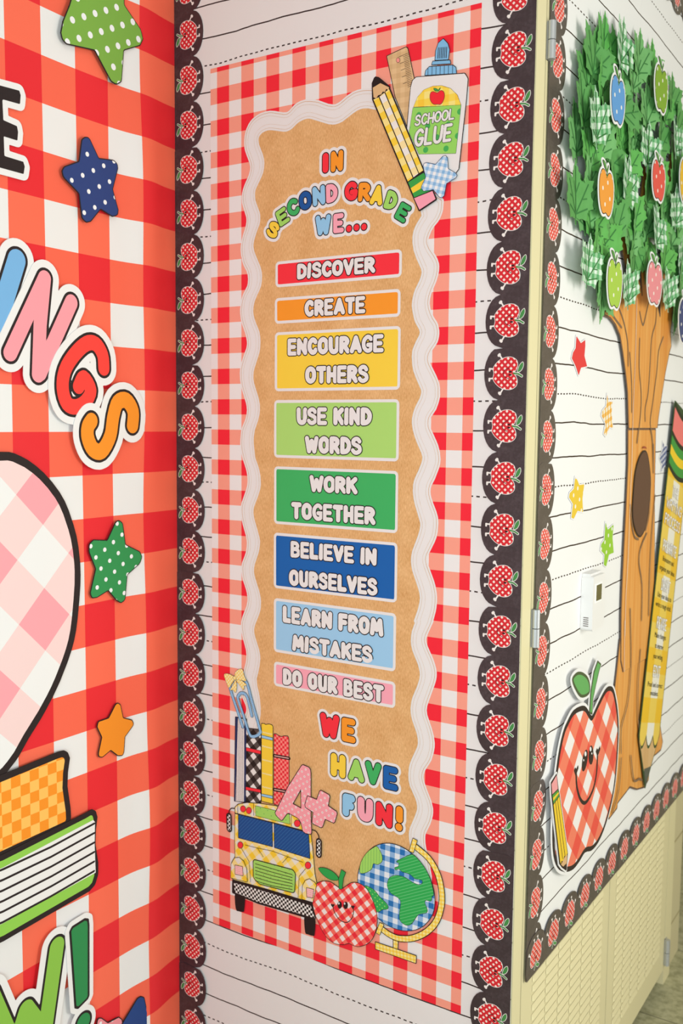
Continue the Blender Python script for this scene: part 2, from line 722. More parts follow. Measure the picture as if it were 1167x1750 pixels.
# ------------------------------------------------------------------ apple border strips
SW = 0.0645
chM = chalk_mat('chalkboard_print', (58, 47, 50), RM)
chR = chalk_mat('chalkboard_print_sheen', (88, 76, 68), RR, 0.32)  # same border print; sheen on the locker side put into a lighter base


def border_apple_mesh(ref, red, pink, leaf):
    """x = away from the flat edge, y = along the strip; head towards the flat edge"""
    white = mat((238, 230, 222) if ref == RM else (252, 240, 226), ref)
    mesh = MB()
    hb = [(0.0192, 0.0), (0.0155, 0.0055), (0.0138, 0.0120), (0.0158, 0.0182), (0.0225, 0.0222), (0.0310, 0.0224), (0.0395, 0.0196), (0.0462, 0.0142), (0.0505, 0.0075), (0.0494, 0.0)]
    body = smooth(hb + [(x, -y) for x, y in reversed(hb[1:-1])], True, 3)
    S = Shape().poly(body)
    limbs = Shape()
    limbs.stroke([(0.034, 0.020), (0.0395, 0.0285)], 0.0011).stroke([(0.0395, 0.0285), (0.0405, 0.0275)], 0.0021)
    limbs.stroke([(0.036, -0.018), (0.0415, -0.0265)], 0.0011).stroke([(0.0415, -0.0265), (0.0425, -0.0255)], 0.0021)
    for s_ in (0.0065, -0.0065):
        limbs.stroke([(0.049, s_), (0.0560, s_ * 1.08)], 0.0011).stroke([(0.0563, s_ * 1.08), (0.0563, s_ * 1.08 + 0.0028)], 0.0014)
    lf = Shape().poly(smooth([(0.0135, -0.0015), (0.0085, -0.0035), (0.0052, -0.010), (0.0062, -0.0155), (0.0105, -0.0115), (0.0128, -0.006)], True, 3))
    st = Shape().stroke([(0.0195, 0.0), (0.0120, 0.0012), (0.0072, 0.0042)], 0.0013)
    z = 0.0
    mesh.flat(contour(limbs, 0, 0.0005), 0.00006, white)
    mesh.flat(contour(Shape().poly(smooth(body, True, 1)), 0.0007), 0.0001, white)
    mesh.flat(contour(lf, 0.0006, 0.0005), 0.0001, white)
    mesh.flat(contour(st, 0.0006, 0.0004), 0.0001, white)
    gm = gingham('border_apple_check', pink, red, red, 0.0066, None, 0.0002, 0.0, 0.785, 0.52, ref)
    mesh.flat(contour(S, -0.0001), 0.0002, gm)
    gr = mat(leaf, ref)
    mesh.flat(contour(lf, -0.0002, 0.0005), 0.0002, gr)
    mesh.flat(contour(st, -0.0002, 0.0004), 0.00025, gr)
    face = Shape()
    face.stroke([(0.026 + 0.009 * math.cos(a) * 1.0, 0.0072 * math.sin(a)) for a in np.linspace(-1.35, 1.35, 9)], 0.0004)
    for q in (0.0022, -0.0022):
        face.stroke([(0.0235, q), (0.0258, q)], 0.0012)
    face.stroke([(0.0272, 0.0072)], 0.0008)
    face.stroke([(0.0272, -0.0072)], 0.0008)
    mesh.flat(contour(face, 0, 0.0004), 0.0003, mat((40, 20, 22), ref))
    return mesh.mesh('border_apple')


appM = border_apple_mesh(RM, (214, 40, 48), (246, 226, 214), (70, 140, 72))
appR = border_apple_mesh(RR, (238, 92, 74), (253, 234, 220), (96, 158, 84))


def border_strip(label, F, u, v, ax, n, pitch, m, app, top_at, lift, group='apple border strips', n_base=0.0015, skip=(), ext=True):
    """flat edge on the local y axis, scallops towards +x; top_at: 'start' or 'end' rounds the overlapping end"""
    axu = {'-u': -F.U, '+u': F.U, '+v': F.V, '-v': -F.V}[ax]
    axv = F.N.cross(axu)
    Ls = n * pitch
    pts = []
    if top_at == 'start':
        pts += [(0.0, 0.0035), (0.012, 0.0)]
    else:
        pts += [(0.0, 0.0)] if top_at == 'none' or not ext else [(0.0, -0.014), (0.030, -0.014), (0.036, -0.002)]
    for k in range(n):
        for i in range(0, 13):
            t = i / 12.0
            a = math.pi * t
            yy = k * pitch + pitch * (0.5 - 0.5 * math.cos(a * 0.86 + math.pi * 0.07) / math.cos(math.pi * 0.07))
            xx = 0.0425 + (SW - 0.0425) * math.sin(a) ** 0.82 if 0 < i < 12 else 0.0425
            if top_at == 'start' and k == 0 and i == 0:
                continue
            if top_at == 'end' and k == n - 1 and i == 12:
                continue
            pts.append((xx, yy))
    if top_at == 'end':
        pts += [(0.012, Ls), (0.0, Ls - 0.0035)]
    else:
        pts += [(0.036, Ls + 0.002), (0.030, Ls + 0.014), (0.0, Ls + 0.014)] if top_at == 'start' else [(0.0, Ls)]
    mb = MB()
    mb.solid([pts], 0.0, 0.0006, m)
    t = Thing('border_strip', label, 'border', F, (u, v), n_base + lift, group, mb, axu, axv)
    for k in range(n):
        if k in skip:
            continue
        o = bpy.data.objects.new('printed_apple', app)
        COL.objects.link(o)
        o.parent = t.o
        o.location = (0, (k + 0.5) * pitch, 0.00065)
        t.last = o
    return t


PM_ = 0.0739
names = ['first', 'second', 'third', 'fourth', 'fifth', 'sixth']
lv = [0.4662 + 5 * PM_, 0.4662, 0.1000, -0.2635, -0.6330, -0.9945, -1.364]
for i in range(6):
    top, bot = lv[i], lv[i + 1]
    p = (top - bot) / 5
    n = 5 if i < 5 else 4
    border_strip('black apple border strip left of the tall poster, %s from the top' % names[i], FM, -WL + 0.0015, top - n * p, '+u', n, p, chM, appM, 'end', 0.0004 * (i % 2) + 0.00045 * i)
lv = [0.4761 + 5 * 0.0738, 0.4761, 0.1094, -0.2609, -0.6280, -0.998, -1.366]
for i in range(6):
    top, bot = lv[i], lv[i + 1]
    n = 5 if i < 5 else 4
    border_strip('black apple border strip right of the tall poster, %s from the top' % names[i], FM, -0.0012, top, '-u', n, (top - bot) / 5, chM, appM, 'start', 0.00045 * i)
lv = [0.4015 + 6 * 0.0755, 0.4015, -0.0544, -0.5368, -0.842]
for i in range(4):
    top, bot = lv[i], lv[i + 1]
    n = 6 if i < 3 else 4
    border_strip('black apple border strip up the near locker door edge, %s' % ('topmost', 'second from top', 'third from top', 'lowest')[i],
                 FR, 0.0425, bot, '+u', n, (top - bot) / n, chR, appR, 'end', 0.00045 * i, ext=i < 3)
border_strip('black apple border strip along the bottom of the near locker paper', FR, 0.4945, -0.8435, '+v', 6, 0.0755, chR, appR, 'end', 0.0024)
border_strip('black apple border strip along the bottom of the far locker paper', FR, 1.025, -0.8435, '+v', 7, 0.0758, chR, appR, 'end', 0.0030)
border_strip('black apple border strip hanging along the top of the far locker paper', FR, 0.493, 0.853, '-v', 7, 0.0767, chR, appR, 'none', 0.0008)

# ------------------------------------------------------------------ lettering
def _c(*p):
    return ('c',) + p


FONT = {
    'A': (0.62, [[(0, 0), (0.31, 1), (0.62, 0)], [(0.14, 0.27), (0.48, 0.27)]]),
    'B': (0.52, [[(0, 0), (0, 1)], _c((0, 1), (0.3, 0.98), (0.42, 0.78), (0.3, 0.56), (0, 0.53)), _c((0, 0.53), (0.36, 0.5), (0.5, 0.27), (0.36, 0.03), (0, 0))]),
    'C': (0.52, [_c((0.5, 0.84), (0.4, 0.97), (0.24, 1), (0.06, 0.8), (0, 0.5), (0.06, 0.2), (0.24, 0), (0.42, 0.03), (0.52, 0.18))]),
    'D': (0.52, [[(0, 0), (0, 1)], _c((0, 1), (0.28, 0.96), (0.48, 0.72), (0.52, 0.48), (0.46, 0.22), (0.28, 0.04), (0, 0))]),
    'E': (0.46, [[(0.44, 1), (0, 1), (0, 0), (0.46, 0)], [(0, 0.5), (0.38, 0.5)]]),
    'F': (0.46, [[(0.46, 1), (0, 1), (0, 0)], [(0, 0.5), (0.38, 0.5)]]),
    'G': (0.56, [_c((0.52, 0.84), (0.42, 0.97), (0.26, 1), (0.06, 0.8), (0, 0.5), (0.06, 0.2), (0.26, 0), (0.48, 0.06), (0.56, 0.36)), [(0.56, 0.42), (0.32, 0.42)]]),
    'H': (0.52, [[(0, 0), (0, 1)], [(0.52, 0), (0.52, 1)], [(0, 0.48), (0.52, 0.48)]]),
    'I': (0.04, [[(0, 0), (0.02, 1)]]),
    'K': (0.52, [[(0, 0), (0, 1)], [(0.5, 1), (0.02, 0.45)], [(0.18, 0.6), (0.52, 0)]]),
    'L': (0.44, [[(0, 1), (0, 0), (0.44, 0)]]),
    'M': (0.74, [[(0, 0), (0.1, 1), (0.37, 0.3), (0.64, 1), (0.74, 0)]]),
    'N': (0.56, [[(0, 0), (0, 1), (0.54, 0), (0.56, 1)]]),
    'O': (0.58, [_c((0.29, 1), (0.52, 0.84), (0.58, 0.5), (0.52, 0.16), (0.29, 0), (0.06, 0.16), (0, 0.5), (0.06, 0.84), (0.29, 1))]),
    'P': (0.5, [[(0, 0), (0, 1)], _c((0, 1), (0.32, 0.98), (0.48, 0.74), (0.32, 0.48), (0, 0.46))]),
    'R': (0.52, [[(0, 0), (0, 1)], _c((0, 1), (0.32, 0.98), (0.48, 0.76), (0.32, 0.52), (0, 0.48)), [(0.22, 0.46), (0.52, 0)]]),
    'S': (0.5, [_c((0.46, 0.82), (0.36, 0.97), (0.2, 1), (0.03, 0.86), (0.06, 0.64), (0.28, 0.52), (0.46, 0.38), (0.48, 0.14), (0.3, 0), (0.12, 0.02), (0, 0.16))]),
    'T': (0.54, [[(0, 1), (0.54, 1)], [(0.27, 1), (0.27, 0)]]),
    'U': (0.54, [_c((0, 1), (0, 0.6), (0.03, 0.2), (0.16, 0.01), (0.38, 0.01), (0.51, 0.2), (0.54, 0.6), (0.54, 1))]),
    'V': (0.58, [[(0, 1), (0.28, 0), (0.58, 1)]]),
    'W': (0.8, [[(0, 1), (0.18, 0), (0.4, 0.78), (0.62, 0), (0.8, 1)]]),
    '!': (0.04, [[(0.02, 1), (0.01, 0.36)], [(0, 0.0), (0.01, 0.0)]]),
}


def glyph(ch, w_, h_, r, tf):
    """fat rounded letter filling a w_ x h_ box; tf maps box coordinates to the wall"""
    gw, strokes = FONT[ch]
    S = Shape()
    for st in strokes:
        curve = st[0] == 'c'
        pts = [(r + (x / gw if gw else 0) * max(w_ - 2 * r, 0), r + y * (h_ - 2 * r)) for x, y in (st[1:] if curve else st)]
        if curve:
            closed = pts[0] == pts[-1]
            pts = smooth(pts[:-1], True, 3) + [pts[0]] if closed else smooth(pts, False, 3)
        S.stroke([tf(*p) for p in pts], r)
    return S


def word_shapes(text, u0_, u1_, v0_, v1_, rk=0.155, gap=0.0, space=0.42, slant=0.0):
    """letters filling the box on the wall"""
    H_ = v1_ - v0_
    r = rk * H_
    ws = []
    for ch in text:
        ws.append(space * H_ if ch == ' ' else FONT[ch][0] * (H_ - 2 * r) + 2 * r)
    tot = sum(ws) + gap * H_ * (len(text) - 1)
    k = (u1_ - u0_ - slant * H_) / tot
    out = []
    x = u0_
    for ch, wd in zip(text, ws):
        if ch != ' ':
            if ch in 'SEBG' and rk > 0.14:
                r_ = 0.136 * H_
            else:
                r_ = r
            rr = min(r_, r_ * (0.5 + 0.5 * k)) if ch not in 'I!' else min(r, wd * k / 2)
            out.append(glyph(ch, wd * k, H_, rr, lambda a, b, x=x: (x + a + slant * b, v0_ + b)))
        x += (wd + gap * H_) * k
    return out


def union(shapes):
    S = Shape()
    for s in shapes:
        S.it += s.it
    return S


# ------------------------------------------------------------------ the tall poster
PZ0 = FM.at(360.4, 119)
poster = Thing('wall_poster', 'tall red gingham poster with a wavy kraft centre and eight coloured word banners', 'poster', FM, (0, 0), 0.0009)
PU0, PU1, PV0, PV1 = -0.5752, -0.0824, -0.8992, 0.5861
pg = gingham('poster_gingham', (236, 231, 227), (252, 158, 136), (244, 40, 56), 0.0513, 0.0514, -0.561, 0.2704, ref=RM, rough=0.45)
mb = poster.mb()
mb.solid([[(PU0, PV0), (PU1, PV0), (PU1, PV1), (PU0, PV1)]], 0, 0.0008, pg)
poster.part('gingham_sheet', mb)


class Art:
    """printed picture: layers stacked a hair apart"""
    def __init__(s, T, z, org=None):
        s.T, s.z, s.M = T, z, T.mb()

    def add(s, loops, m):
        s.z += 0.00008
        s.M.flat(loops, s.z, m)
        return s

    def cut(s, name, parent=None, label=None):
        o = s.T.part(name, s.M, parent, label)
        s.M = s.T.mb()
        return o


def outlined(art, pts, m, ow=0.0012, ink=None, sm=True, inner=0.0, h=None):
    S = Shape().poly(smooth(pts, True, 3) if sm else pts)
    art.add(contour(S, ow, h), ink or K)
    art.add(contour(S, inner, h), m)
    return S


def rounded(pts, r):
    """polygon with rounded corners (inset then grown by the caller through contour level)"""
    S = Shape().poly(pts)
    return contour(Shape().poly(contour(S, -r)[0]), r)


# wavy frame and kraft centre
zA, zB, zC = Zoom(FM, 355, 110, 3.89), Zoom(FM, 355, 400, 4.375), Zoom(FM, 355, 780, 4.375)
zD, zE, zF = Zoom(FM, 680, 300, 4.375), Zoom(FM, 680, 680, 4.375), Zoom(FM, 680, 1060, 4.375)
zX = Zoom(FM, 0, 0, 1.0)
outer = []
outer += zX([(735, 322), (730, 280), (712, 235), (690, 190), (672, 165)])
outer += zA([(1160, 162), (1100, 160), (1040, 160), (980, 175), (930, 205), (890, 240), (850, 265), (800, 262), (740, 240), (680, 232), (630, 238), (580, 265), (540, 310), (510, 320), (460, 312), (410, 308), (350, 325), (300, 360), (265, 410), (245, 480), (245, 560), (265, 620), (283, 680), (272, 740), (245, 800), (228, 860), (228, 920), (245, 980), (258, 1030), (250, 1090), (230, 1150)])
outer += zB([(246, 120), (262, 220), (290, 275), (302, 330), (295, 390), (265, 450), (248, 510), (242, 590), (255, 670), (280, 740), (293, 800), (290, 850), (265, 920), (245, 990), (240, 1060), (250, 1140), (270, 1210), (288, 1270), (293, 1330), (280, 1390), (255, 1450), (245, 1520), (245, 1600)])
outer += zC([(262, 20), (285, 90), (297, 150), (295, 220), (270, 300), (250, 360), (248, 430), (262, 510), (285, 590), (293, 650), (285, 720), (258, 790), (252, 850), (262, 920), (288, 1000), (298, 1060), (290, 1120), (262, 1190), (248, 1260), (258, 1340), (280, 1420), (290, 1480), (285, 1540), (272, 1590)])
outer += zX([(413, 1170), (413, 1188), (419, 1203), (421, 1214), (416, 1230), (412, 1250), (415, 1280), (421, 1310), (416, 1340), (420, 1380), (440, 1430), (470, 1500), (520, 1545), (590, 1570), (650, 1585), (700, 1580), (725, 1545), (738, 1510), (735, 1480)])
outer += [p for p in reversed(zF([(268, 10), (235, 80), (212, 140), (225, 200), (265, 290), (290, 380), (285, 450), (255, 540), (220, 640), (218, 700), (245, 780), (270, 870), (275, 950), (250, 1050), (205, 1120), (192, 1180), (215, 1260), (250, 1350), (265, 1430), (245, 1520), (210, 1590), (205, 1650), (215, 1720)]))]
outer += [p for p in reversed(zE([(312, 10), (285, 90), (245, 150), (240, 210), (265, 270), (300, 350), (318, 430), (315, 500), (280, 600), (250, 660), (245, 720), (265, 790), (295, 870), (303, 940), (290, 1040), (250, 1130), (222, 1190), (225, 1240), (250, 1310), (280, 1400), (293, 1490), (285, 1590), (255, 1700)]))]
outer += [p for p in reversed(zD([(335, 170), (342, 200), (335, 270), (305, 340), (265, 390), (240, 440), (228, 490), (245, 540), (285, 600), (308, 660), (305, 730), (285, 800), (255, 870), (238, 940), (245, 1000), (270, 1060), (300, 1110), (310, 1180), (295, 1250), (255, 1310), (235, 1360), (245, 1410), (285, 1490), (312, 1560), (315, 1630)]))]
inner = []
inner += zX([(720, 365), (712, 330), (700, 290), (690, 250), (672, 215), (655, 193)])
inner += zA([(1100, 300), (1050, 292), (1000, 305), (950, 340), (900, 380), (850, 400), (800, 398), (740, 380), (680, 362), (640, 368), (600, 390), (560, 430), (520, 448), (470, 445), (410, 438), (365, 455), (340, 490), (345, 540), (365, 590), (378, 650), (370, 720), (340, 790), (318, 840), (318, 900), (335, 950), (350, 1000), (347, 1060), (325, 1120), (308, 1180)])
inner += zB([(345, 110), (365, 170), (395, 240), (408, 310), (400, 390), (370, 460), (348, 520), (342, 590), (360, 660), (388, 730), (396, 800), (390, 880), (365, 960), (345, 1030), (345, 1100), (365, 1170), (388, 1250), (392, 1320), (380, 1390), (355, 1460), (345, 1540), (352, 1630)])
inner += zC([(360, 20), (385, 90), (398, 170), (395, 240), (370, 320), (347, 380), (345, 440), (362, 510), (385, 590), (393, 640), (382, 720), (355, 800), (347, 860), (362, 930), (385, 1000), (400, 1080), (393, 1160), (362, 1240), (348, 1300), (362, 1370), (385, 1440), (395, 1510), (385, 1590), (368, 1660)])
inner += zX([(439, 1160), (440, 1172), (443, 1184), (445, 1198), (446, 1216), (444, 1232), (438, 1260), (436, 1300), (444, 1340), (440, 1380), (450, 1430), (490, 1490), (560, 1530), (640, 1545), (690, 1540), (710, 1500), (704, 1470)])
inner += [p for p in reversed(zF([(130, 10), (105, 80), (97, 160), (110, 230), (150, 330), (165, 410), (145, 490), (108, 580), (95, 660), (105, 740), (140, 840), (150, 920), (130, 980), (90, 1070), (78, 1160), (90, 1240), (130, 1330), (145, 1400), (125, 1470), (90, 1550), (82, 1620), (95, 1700)]))]
inner += [p for p in reversed(zE([(160, 10), (125, 80), (105, 160), (112, 240), (140, 330), (175, 410), (183, 460), (155, 540), (120, 620), (112, 700), (125, 790), (155, 890), (168, 960), (140, 1060), (108, 1140), (98, 1220), (110, 1300), (145, 1400), (165, 1490), (150, 1580), (115, 1680)]))]
inner += [p for p in reversed(zD([(170, 310), (130, 380), (110, 450), (112, 530), (130, 600), (160, 670), (178, 720), (160, 790), (125, 860), (105, 950), (110, 1020), (130, 1100), (165, 1170), (135, 1240), (108, 1310), (105, 1380), (115, 1460), (150, 1550), (175, 1610), (165, 1660)]))]
So, Si = Shape().poly(smooth(outer, True, 3)), Shape().poly(smooth(inner, True, 3))
HF = 0.0022
a = Art(poster, 0.0008)
a.add(contour(So, 0, HF, 0.0003), WHT)
brown = mat((206, 160, 110))
for lo_, hi_, S in ((-0.0036, -0.0029, So), (-0.0082, -0.0078, So), (0.0034, 0.0039, Si), (0.0092, 0.0095, Si)):
    a.add(ring([contour(S, hi_, HF, 0.0002), contour(S, lo_, HF, 0.0002)]), mat((216, 184, 150)) if hi_ != -0.0029 else mat((208, 158, 106)))
a.cut('wavy_frame', None, 'white wavy frame with thin brown lines')
a.add(contour(Si, 0, HF, 0.0003), kraft_mat())
kraft = a.cut('kraft_panel')
Z1 = a.z + 0.0001

# banners
RED, ORG, YEL, LIM, GRN, NAV, SKY, PNK = (246, 50, 62), (255, 152, 42), (252, 208, 66), (172, 216, 112), (62, 176, 96), (18, 96, 170), (156, 202, 232), (255, 166, 180)
z4, z6, z8 = Zoom(FM, 430, 220, 3.536), Zoom(FM, 430, 540, 3.536), Zoom(FM, 430, 890, 3.536)
BAN = [('DISCOVER', RED, 'red', (471.3, 447.6, 491.5, 686.8), z4, [('DISCOVER', 275, 752, 815, 915)]),
       ('CREATE', ORG, 'orange', (470.2, 509.9, 553.7, 684.5), z4, [('CREATE', 320, 692, 1035, 1140)]),
       ('ENCOURAGE OTHERS', YEL, 'yellow', (470.2, 568.3, 668.7, 684.5), z6, [('ENCOURAGE', 218, 803, 135, 243), ('OTHERS', 325, 713, 303, 413)]),
       ('USE KIND WORDS', LIM, 'lime green', (469.0, 683.7, 781.8, 682.3), z6, [('USE KIND', 272, 732, 550, 660), ('WORDS', 323, 672, 722, 832)]),
       ('WORK TOGETHER', GRN, 'green', (469.0, 796.8, 894.9, 680.6), z6, [('WORK', 350, 645, 958, 1065), ('TOGETHER', 240, 755, 1120, 1228)]),
       ('BELIEVE IN OURSELVES', NAV, 'dark blue', (468.5, 909.8, 1004.5, 679.4), z8, [('BELIEVE IN', 236, 762, 118, 222), ('OURSELVES', 227, 768, 288, 392)]),
       ('LEARN FROM MISTAKES', SKY, 'sky blue', (468.5, 1021.5, 1113.4, 677.2), z8, [('LEARN FROM', 188, 803, 508, 615), ('MISTAKES', 246, 738, 682, 785)]),
       ('DO OUR BEST', PNK, 'pink', (468.5, 1129.8, 1171.4, 676.6), z8, [('DO OUR BEST', 189, 805, 885, 990)])]
for text, colr, cname, (xl, yt, yb, xr), zz, words in BAN:
    ul, vt = FM.at(xl, yt, 0.0015)
    _, vb = FM.at(xl, yb, 0.0015)
    ur, _ = FM.at(xr, (yt + yb) / 2, 0.0015)
    S = Shape().poly([(ul + .007, vb + .007), (ur - .007, vb + .007), (ur - .007, vt - .007), (ul + .007, vt - .007)])
    a = Art(poster, Z1)
    a.add(contour(S, 0.007), WHT)
    a.add(contour(S, 0.0025), mat(colr))
    ban = a.cut('banner', None, '%s banner reading %s' % (cname, text))
    for wd, xa, xb, ya, yb_ in words:
        p0, p1 = zz.p(xa, ya), zz.p(xa, yb_)
        p2 = zz.p(xb, ya)
        sh = word_shapes(wd, p0[0], p2[0], p1[1], p0[1], 0.158, gap=-0.045)
        for g_ in sh:
            for lev, m in ((0.0009, K), (-0.0006, WHT)):
                a.z += 0.00003
                a.M.flat(contour(g_, lev, 0.0006), a.z, m)
    a.cut('lettering', ban)


def letter_at(zz, ch, cx, cy, w_, h_, rot, rk=0.16):
    c = zz.p(cx, cy)
    hu = zz.p(cx + w_ / 2, cy)[0] - zz.p(cx - w_ / 2, cy)[0]
    hv = zz.p(cx, cy - h_ / 2)[1] - zz.p(cx, cy + h_ / 2)[1]
    ca, sa = math.cos(math.radians(rot)), math.sin(math.radians(rot))
    if ch == '.':
        return Shape().stroke([c], hu / 2)

    def tf(x, y):
        x, y = x - hu / 2, y - hv / 2
        return (c[0] + ca * x - sa * y, c[1] + sa * x + ca * y)
    rk = min(rk, 0.148) if ch in 'EB' else rk
    r = min(rk * hv, hu * 0.5) if ch not in 'I!' else hu / 2
    return glyph(ch, hu, hv, r, tf)


def heading(name, zz, letters, label, halo=0.0055):
    shp = [(letter_at(zz, *l[:6], **({'rk': l[7]} if len(l) > 7 else {})), l[6]) for l in letters]
    a = Art(poster, Z1)
    a.add(contour(union([s for s, _ in shp]), halo, 0.0009), WHT)
    h_ = a.cut(name, None, label)
    for (s, colr), l in zip(shp, letters):
        a.z = Z1 + 0.0002
        a.add(contour(s, 0.0007, 0.00055), K)
        a.add(contour(s, -0.0008, 0.00055), mat(colr))
        a.cut('letter', h_)


zt, zf = Zoom(FM, 440, 230, 4.168), Zoom(FM, 530, 1200, 6.865)
SKY2 = (146, 198, 230)
heading('heading', zt, [('I', 487, 203, 48, 148, 0, RED), ('N', 569, 190, 94, 155, 0, ORG)], 'heading word IN')
heading('heading', zt, [('S', 115, 679, 88, 118, -31, (252, 208, 66)), ('E', 182, 585, 84, 125, 24, (160, 214, 100)), ('C', 256, 519, 88, 128, 18, GRN), ('O', 343, 471, 94, 138, 6, (20, 84, 152)), ('N', 440, 436, 96, 146, 4, SKY2), ('D', 532, 418, 88, 142, 2, PNK)], 'heading word SECOND')
heading('heading', zt, [('G', 670, 404, 98, 140, 2, RED), ('R', 765, 410, 94, 142, -4, ORG), ('A', 855, 432, 98, 148, -12, YEL), ('D', 955, 470, 92, 140, -20, (160, 214, 100)), ('E', 1038, 556, 92, 132, -32, GRN)], 'heading word GRADE')
heading('heading', zt, [('W', 470, 645, 114, 150, 0, SKY2), ('E', 580, 632, 82, 146, 0, PNK), ('.', 654, 671, 44, 44, 0, RED), ('.', 708, 663, 44, 44, 0, RED), ('.', 761, 658, 44, 44, 0, RED)], 'heading word WE with three red dots')
heading('closing_word', zf, [('W', 232, 276, 234, 292, 0, RED), ('E', 455, 328, 175, 292, 0, ORG)], 'closing word WE', 0.0052)
heading('closing_word', zf, [('H', 332, 742, 184, 284, 0, YEL, 0.17), ('A', 545, 798, 198, 270, 0, (160, 214, 100)), ('V', 742, 832, 194, 276, 0, GRN), ('E', 948, 890, 180, 282, 0, NAV)], 'closing word HAVE', 0.0052)
heading('closing_word', zf, [('F', 457, 1210, 156, 278, 0, SKY2, 0.18), ('U', 650, 1258, 192, 288, 0, PNK, 0.18), ('N', 872, 1320, 206, 290, 0, RED), ('I', 1051, 1316, 92, 206, 0, ORG, 0.24), ('.', 1044, 1464, 92, 92, 0, ORG)], 'closing word FUN with exclamation mark', 0.0052)

# --- books, clip, bus, grade mark (lower left of the poster)
zc = Zoom(FM, 380, 1130, 6.483)
T1, T2, T3, T4 = Z1 + 0.0002, Z1 + 0.0009, Z1 + 0.0018, Z1 + 0.0026
OW = 0.0013


def book(pts, m, label, extra):
    a = Art(poster, T1)
    outlined(a, zc(pts), m, OW * 0.9, sm=False)
    b = a.cut('book', None, label)
    extra(a, b)


def bk1(a, b):
    a.add([zc([(176, 630), (250, 640), (243, 1555), (152, 1548)])], stripes('page_lines', (232, 226, 222), (90, 78, 74), 0.0034, 0.22))
    a.cut('pages', b)


def bands(cols):
    def f(a, b):
        for pts, c_ in cols:
            outlined(a, zc(pts), mat(c_), 0.0008, sm=False)
            a.cut('band', b)
    return f


book([(150, 618), (270, 640), (262, 1560), (138, 1545)], mat((34, 50, 92)), 'navy book showing page edges', bk1)
book([(268, 740), (430, 760), (430, 1570), (264, 1556)], gingham('black_plaid', (232, 227, 222), (84, 74, 70), (34, 27, 26), 0.0195, None, 0.0, 0.0, 0.785), 'black and white plaid book',
     bands([([(270, 955), (428, 992), (428, 1026), (270, 990)], RED), ([(266, 1390), (428, 1422), (428, 1452), (266, 1420)], RED)]))


def bk3(a, b):
    for pts in ([(440, 818), (560, 848), (560, 874), (440, 846)], [(440, 1468), (560, 1492), (560, 1518), (440, 1490)]):
        outlined(a, zc(pts), mat(SKY), 0.0008, sm=False)
        a.cut('band', b)
    zig = Shape()
    for y in (782, 936, 1086, 1236, 1386):
        zig.stroke(zc([(445 + i * 9, y + i * 2.2 + (7 if i % 2 else -7)) for i in range(13)]), 0.0006)
    a.add(contour(zig, 0, 0.0005), mat((250, 232, 170)))
    a.cut('wavy_line', b)


book([(440, 690), (470, 692), (482, 704), (520, 696), (556, 708), (562, 730), (560, 1575), (440, 1545)], mat((252, 208, 62)), 'yellow book with wavy white lines', bk3)


def bk4(a, b):
    for y in (1058, 1432):
        S = Shape().stroke(zc([(578, y - 14), (742, y + 16)]), 0.0030)
        a.add(contour(S, 0, 0.0006), K)
        a.add(contour(Shape().stroke(zc([(584, y - 13), (736, y + 15)]), 0.0009), 0, 0.0005), mat((226, 170, 160)))
        a.cut('band', b)


book([(578, 805), (600, 806), (622, 822), (655, 836), (690, 828), (728, 830), (738, 860), (742, 1420), (660, 1600), (576, 1580)], checker('red_check', (250, 140, 128), (236, 44, 58), 0.0086, 0.0086), 'red checked book', bk4)

# paper clip
a = Art(poster, T2)
clip = Shape()
clip.stroke(smooth(zc([(232, 725), (165, 520), (95, 310), (100, 240), (150, 195), (230, 195), (280, 245), (330, 430), (420, 745), (425, 790), (395, 818), (345, 832), (305, 800), (240, 600), (183, 430), (180, 385), (212, 352), (255, 360), (288, 415), (333, 603)]), False, 3), 0.0026)
a.add(contour(clip, 0.0005, 0.0006), mat((44, 60, 84)))
a.add(contour(clip, -0.0003, 0.0006), gingham('clip_blue', (168, 206, 232), (140, 188, 224), (112, 166, 212), 0.0028, None, 0, 0, 0.5))
pc = a.cut('paper_clip', None, 'light blue paper clip drawing')
bow_m = gingham('bow_yellow', (252, 238, 196), (248, 222, 140), (246, 206, 96), 0.0046, None, 0, 0, 0.785)
for pts in ([(150, 200), (132, 250), (92, 322), (122, 312), (156, 345), (166, 260)], [(160, 200), (195, 255), (242, 315), (250, 268), (278, 262), (225, 215)],
            [(145, 185), (108, 150), (52, 134), (28, 152), (48, 215), (80, 290), (112, 246)], [(150, 175), (154, 118), (205, 82), (236, 96), (248, 150), (272, 215), (212, 204), (168, 198)]):
    outlined(a, zc(pts), bow_m, 0.0005, mat((90, 80, 60)), True, 0, 0.0006)
outlined(a, zc([(128, 180), (147, 160), (166, 182), (148, 206)]), bow_m, 0.0005, mat((90, 80, 60)), True, 0, 0.0006)
a.cut('bow', pc, 'yellow checked bow')

# school bus
zb = Zoom(FM, 380, 1340, 6.483)
a = Art(poster, T2)
wheels = []
for pts in ([(150, 1190), (252, 1215), (248, 1390), (235, 1412), (192, 1405), (155, 1378)], [(920, 1440), (1030, 1470), (1028, 1660), (1008, 1676), (955, 1660), (922, 1632)]):
    a.z = T2
    a.add(contour(Shape().poly(smooth(zb(pts), True, 3)), 0.0), K)
    wheels.append(a.M)
    a.M = poster.mb()
busP = [(150, 310), (148, 255), (180, 222), (280, 204), (430, 214), (600, 240), (740, 300), (870, 385), (905, 450), (985, 540), (1005, 720), (1030, 1000), (1052, 1100), (1010, 1310), (890, 1272), (500, 1155), (130, 1052), (104, 1030), (110, 870), (150, 800), (145, 600)]
plaid_y = gingham('bus_yellow_plaid', (234, 226, 214), (250, 220, 140), (250, 204, 54), 0.0215, None, 0.003, 0.0, 0.785)
outlined(a, zb(busP), plaid_y, 0.0012, sm=False)
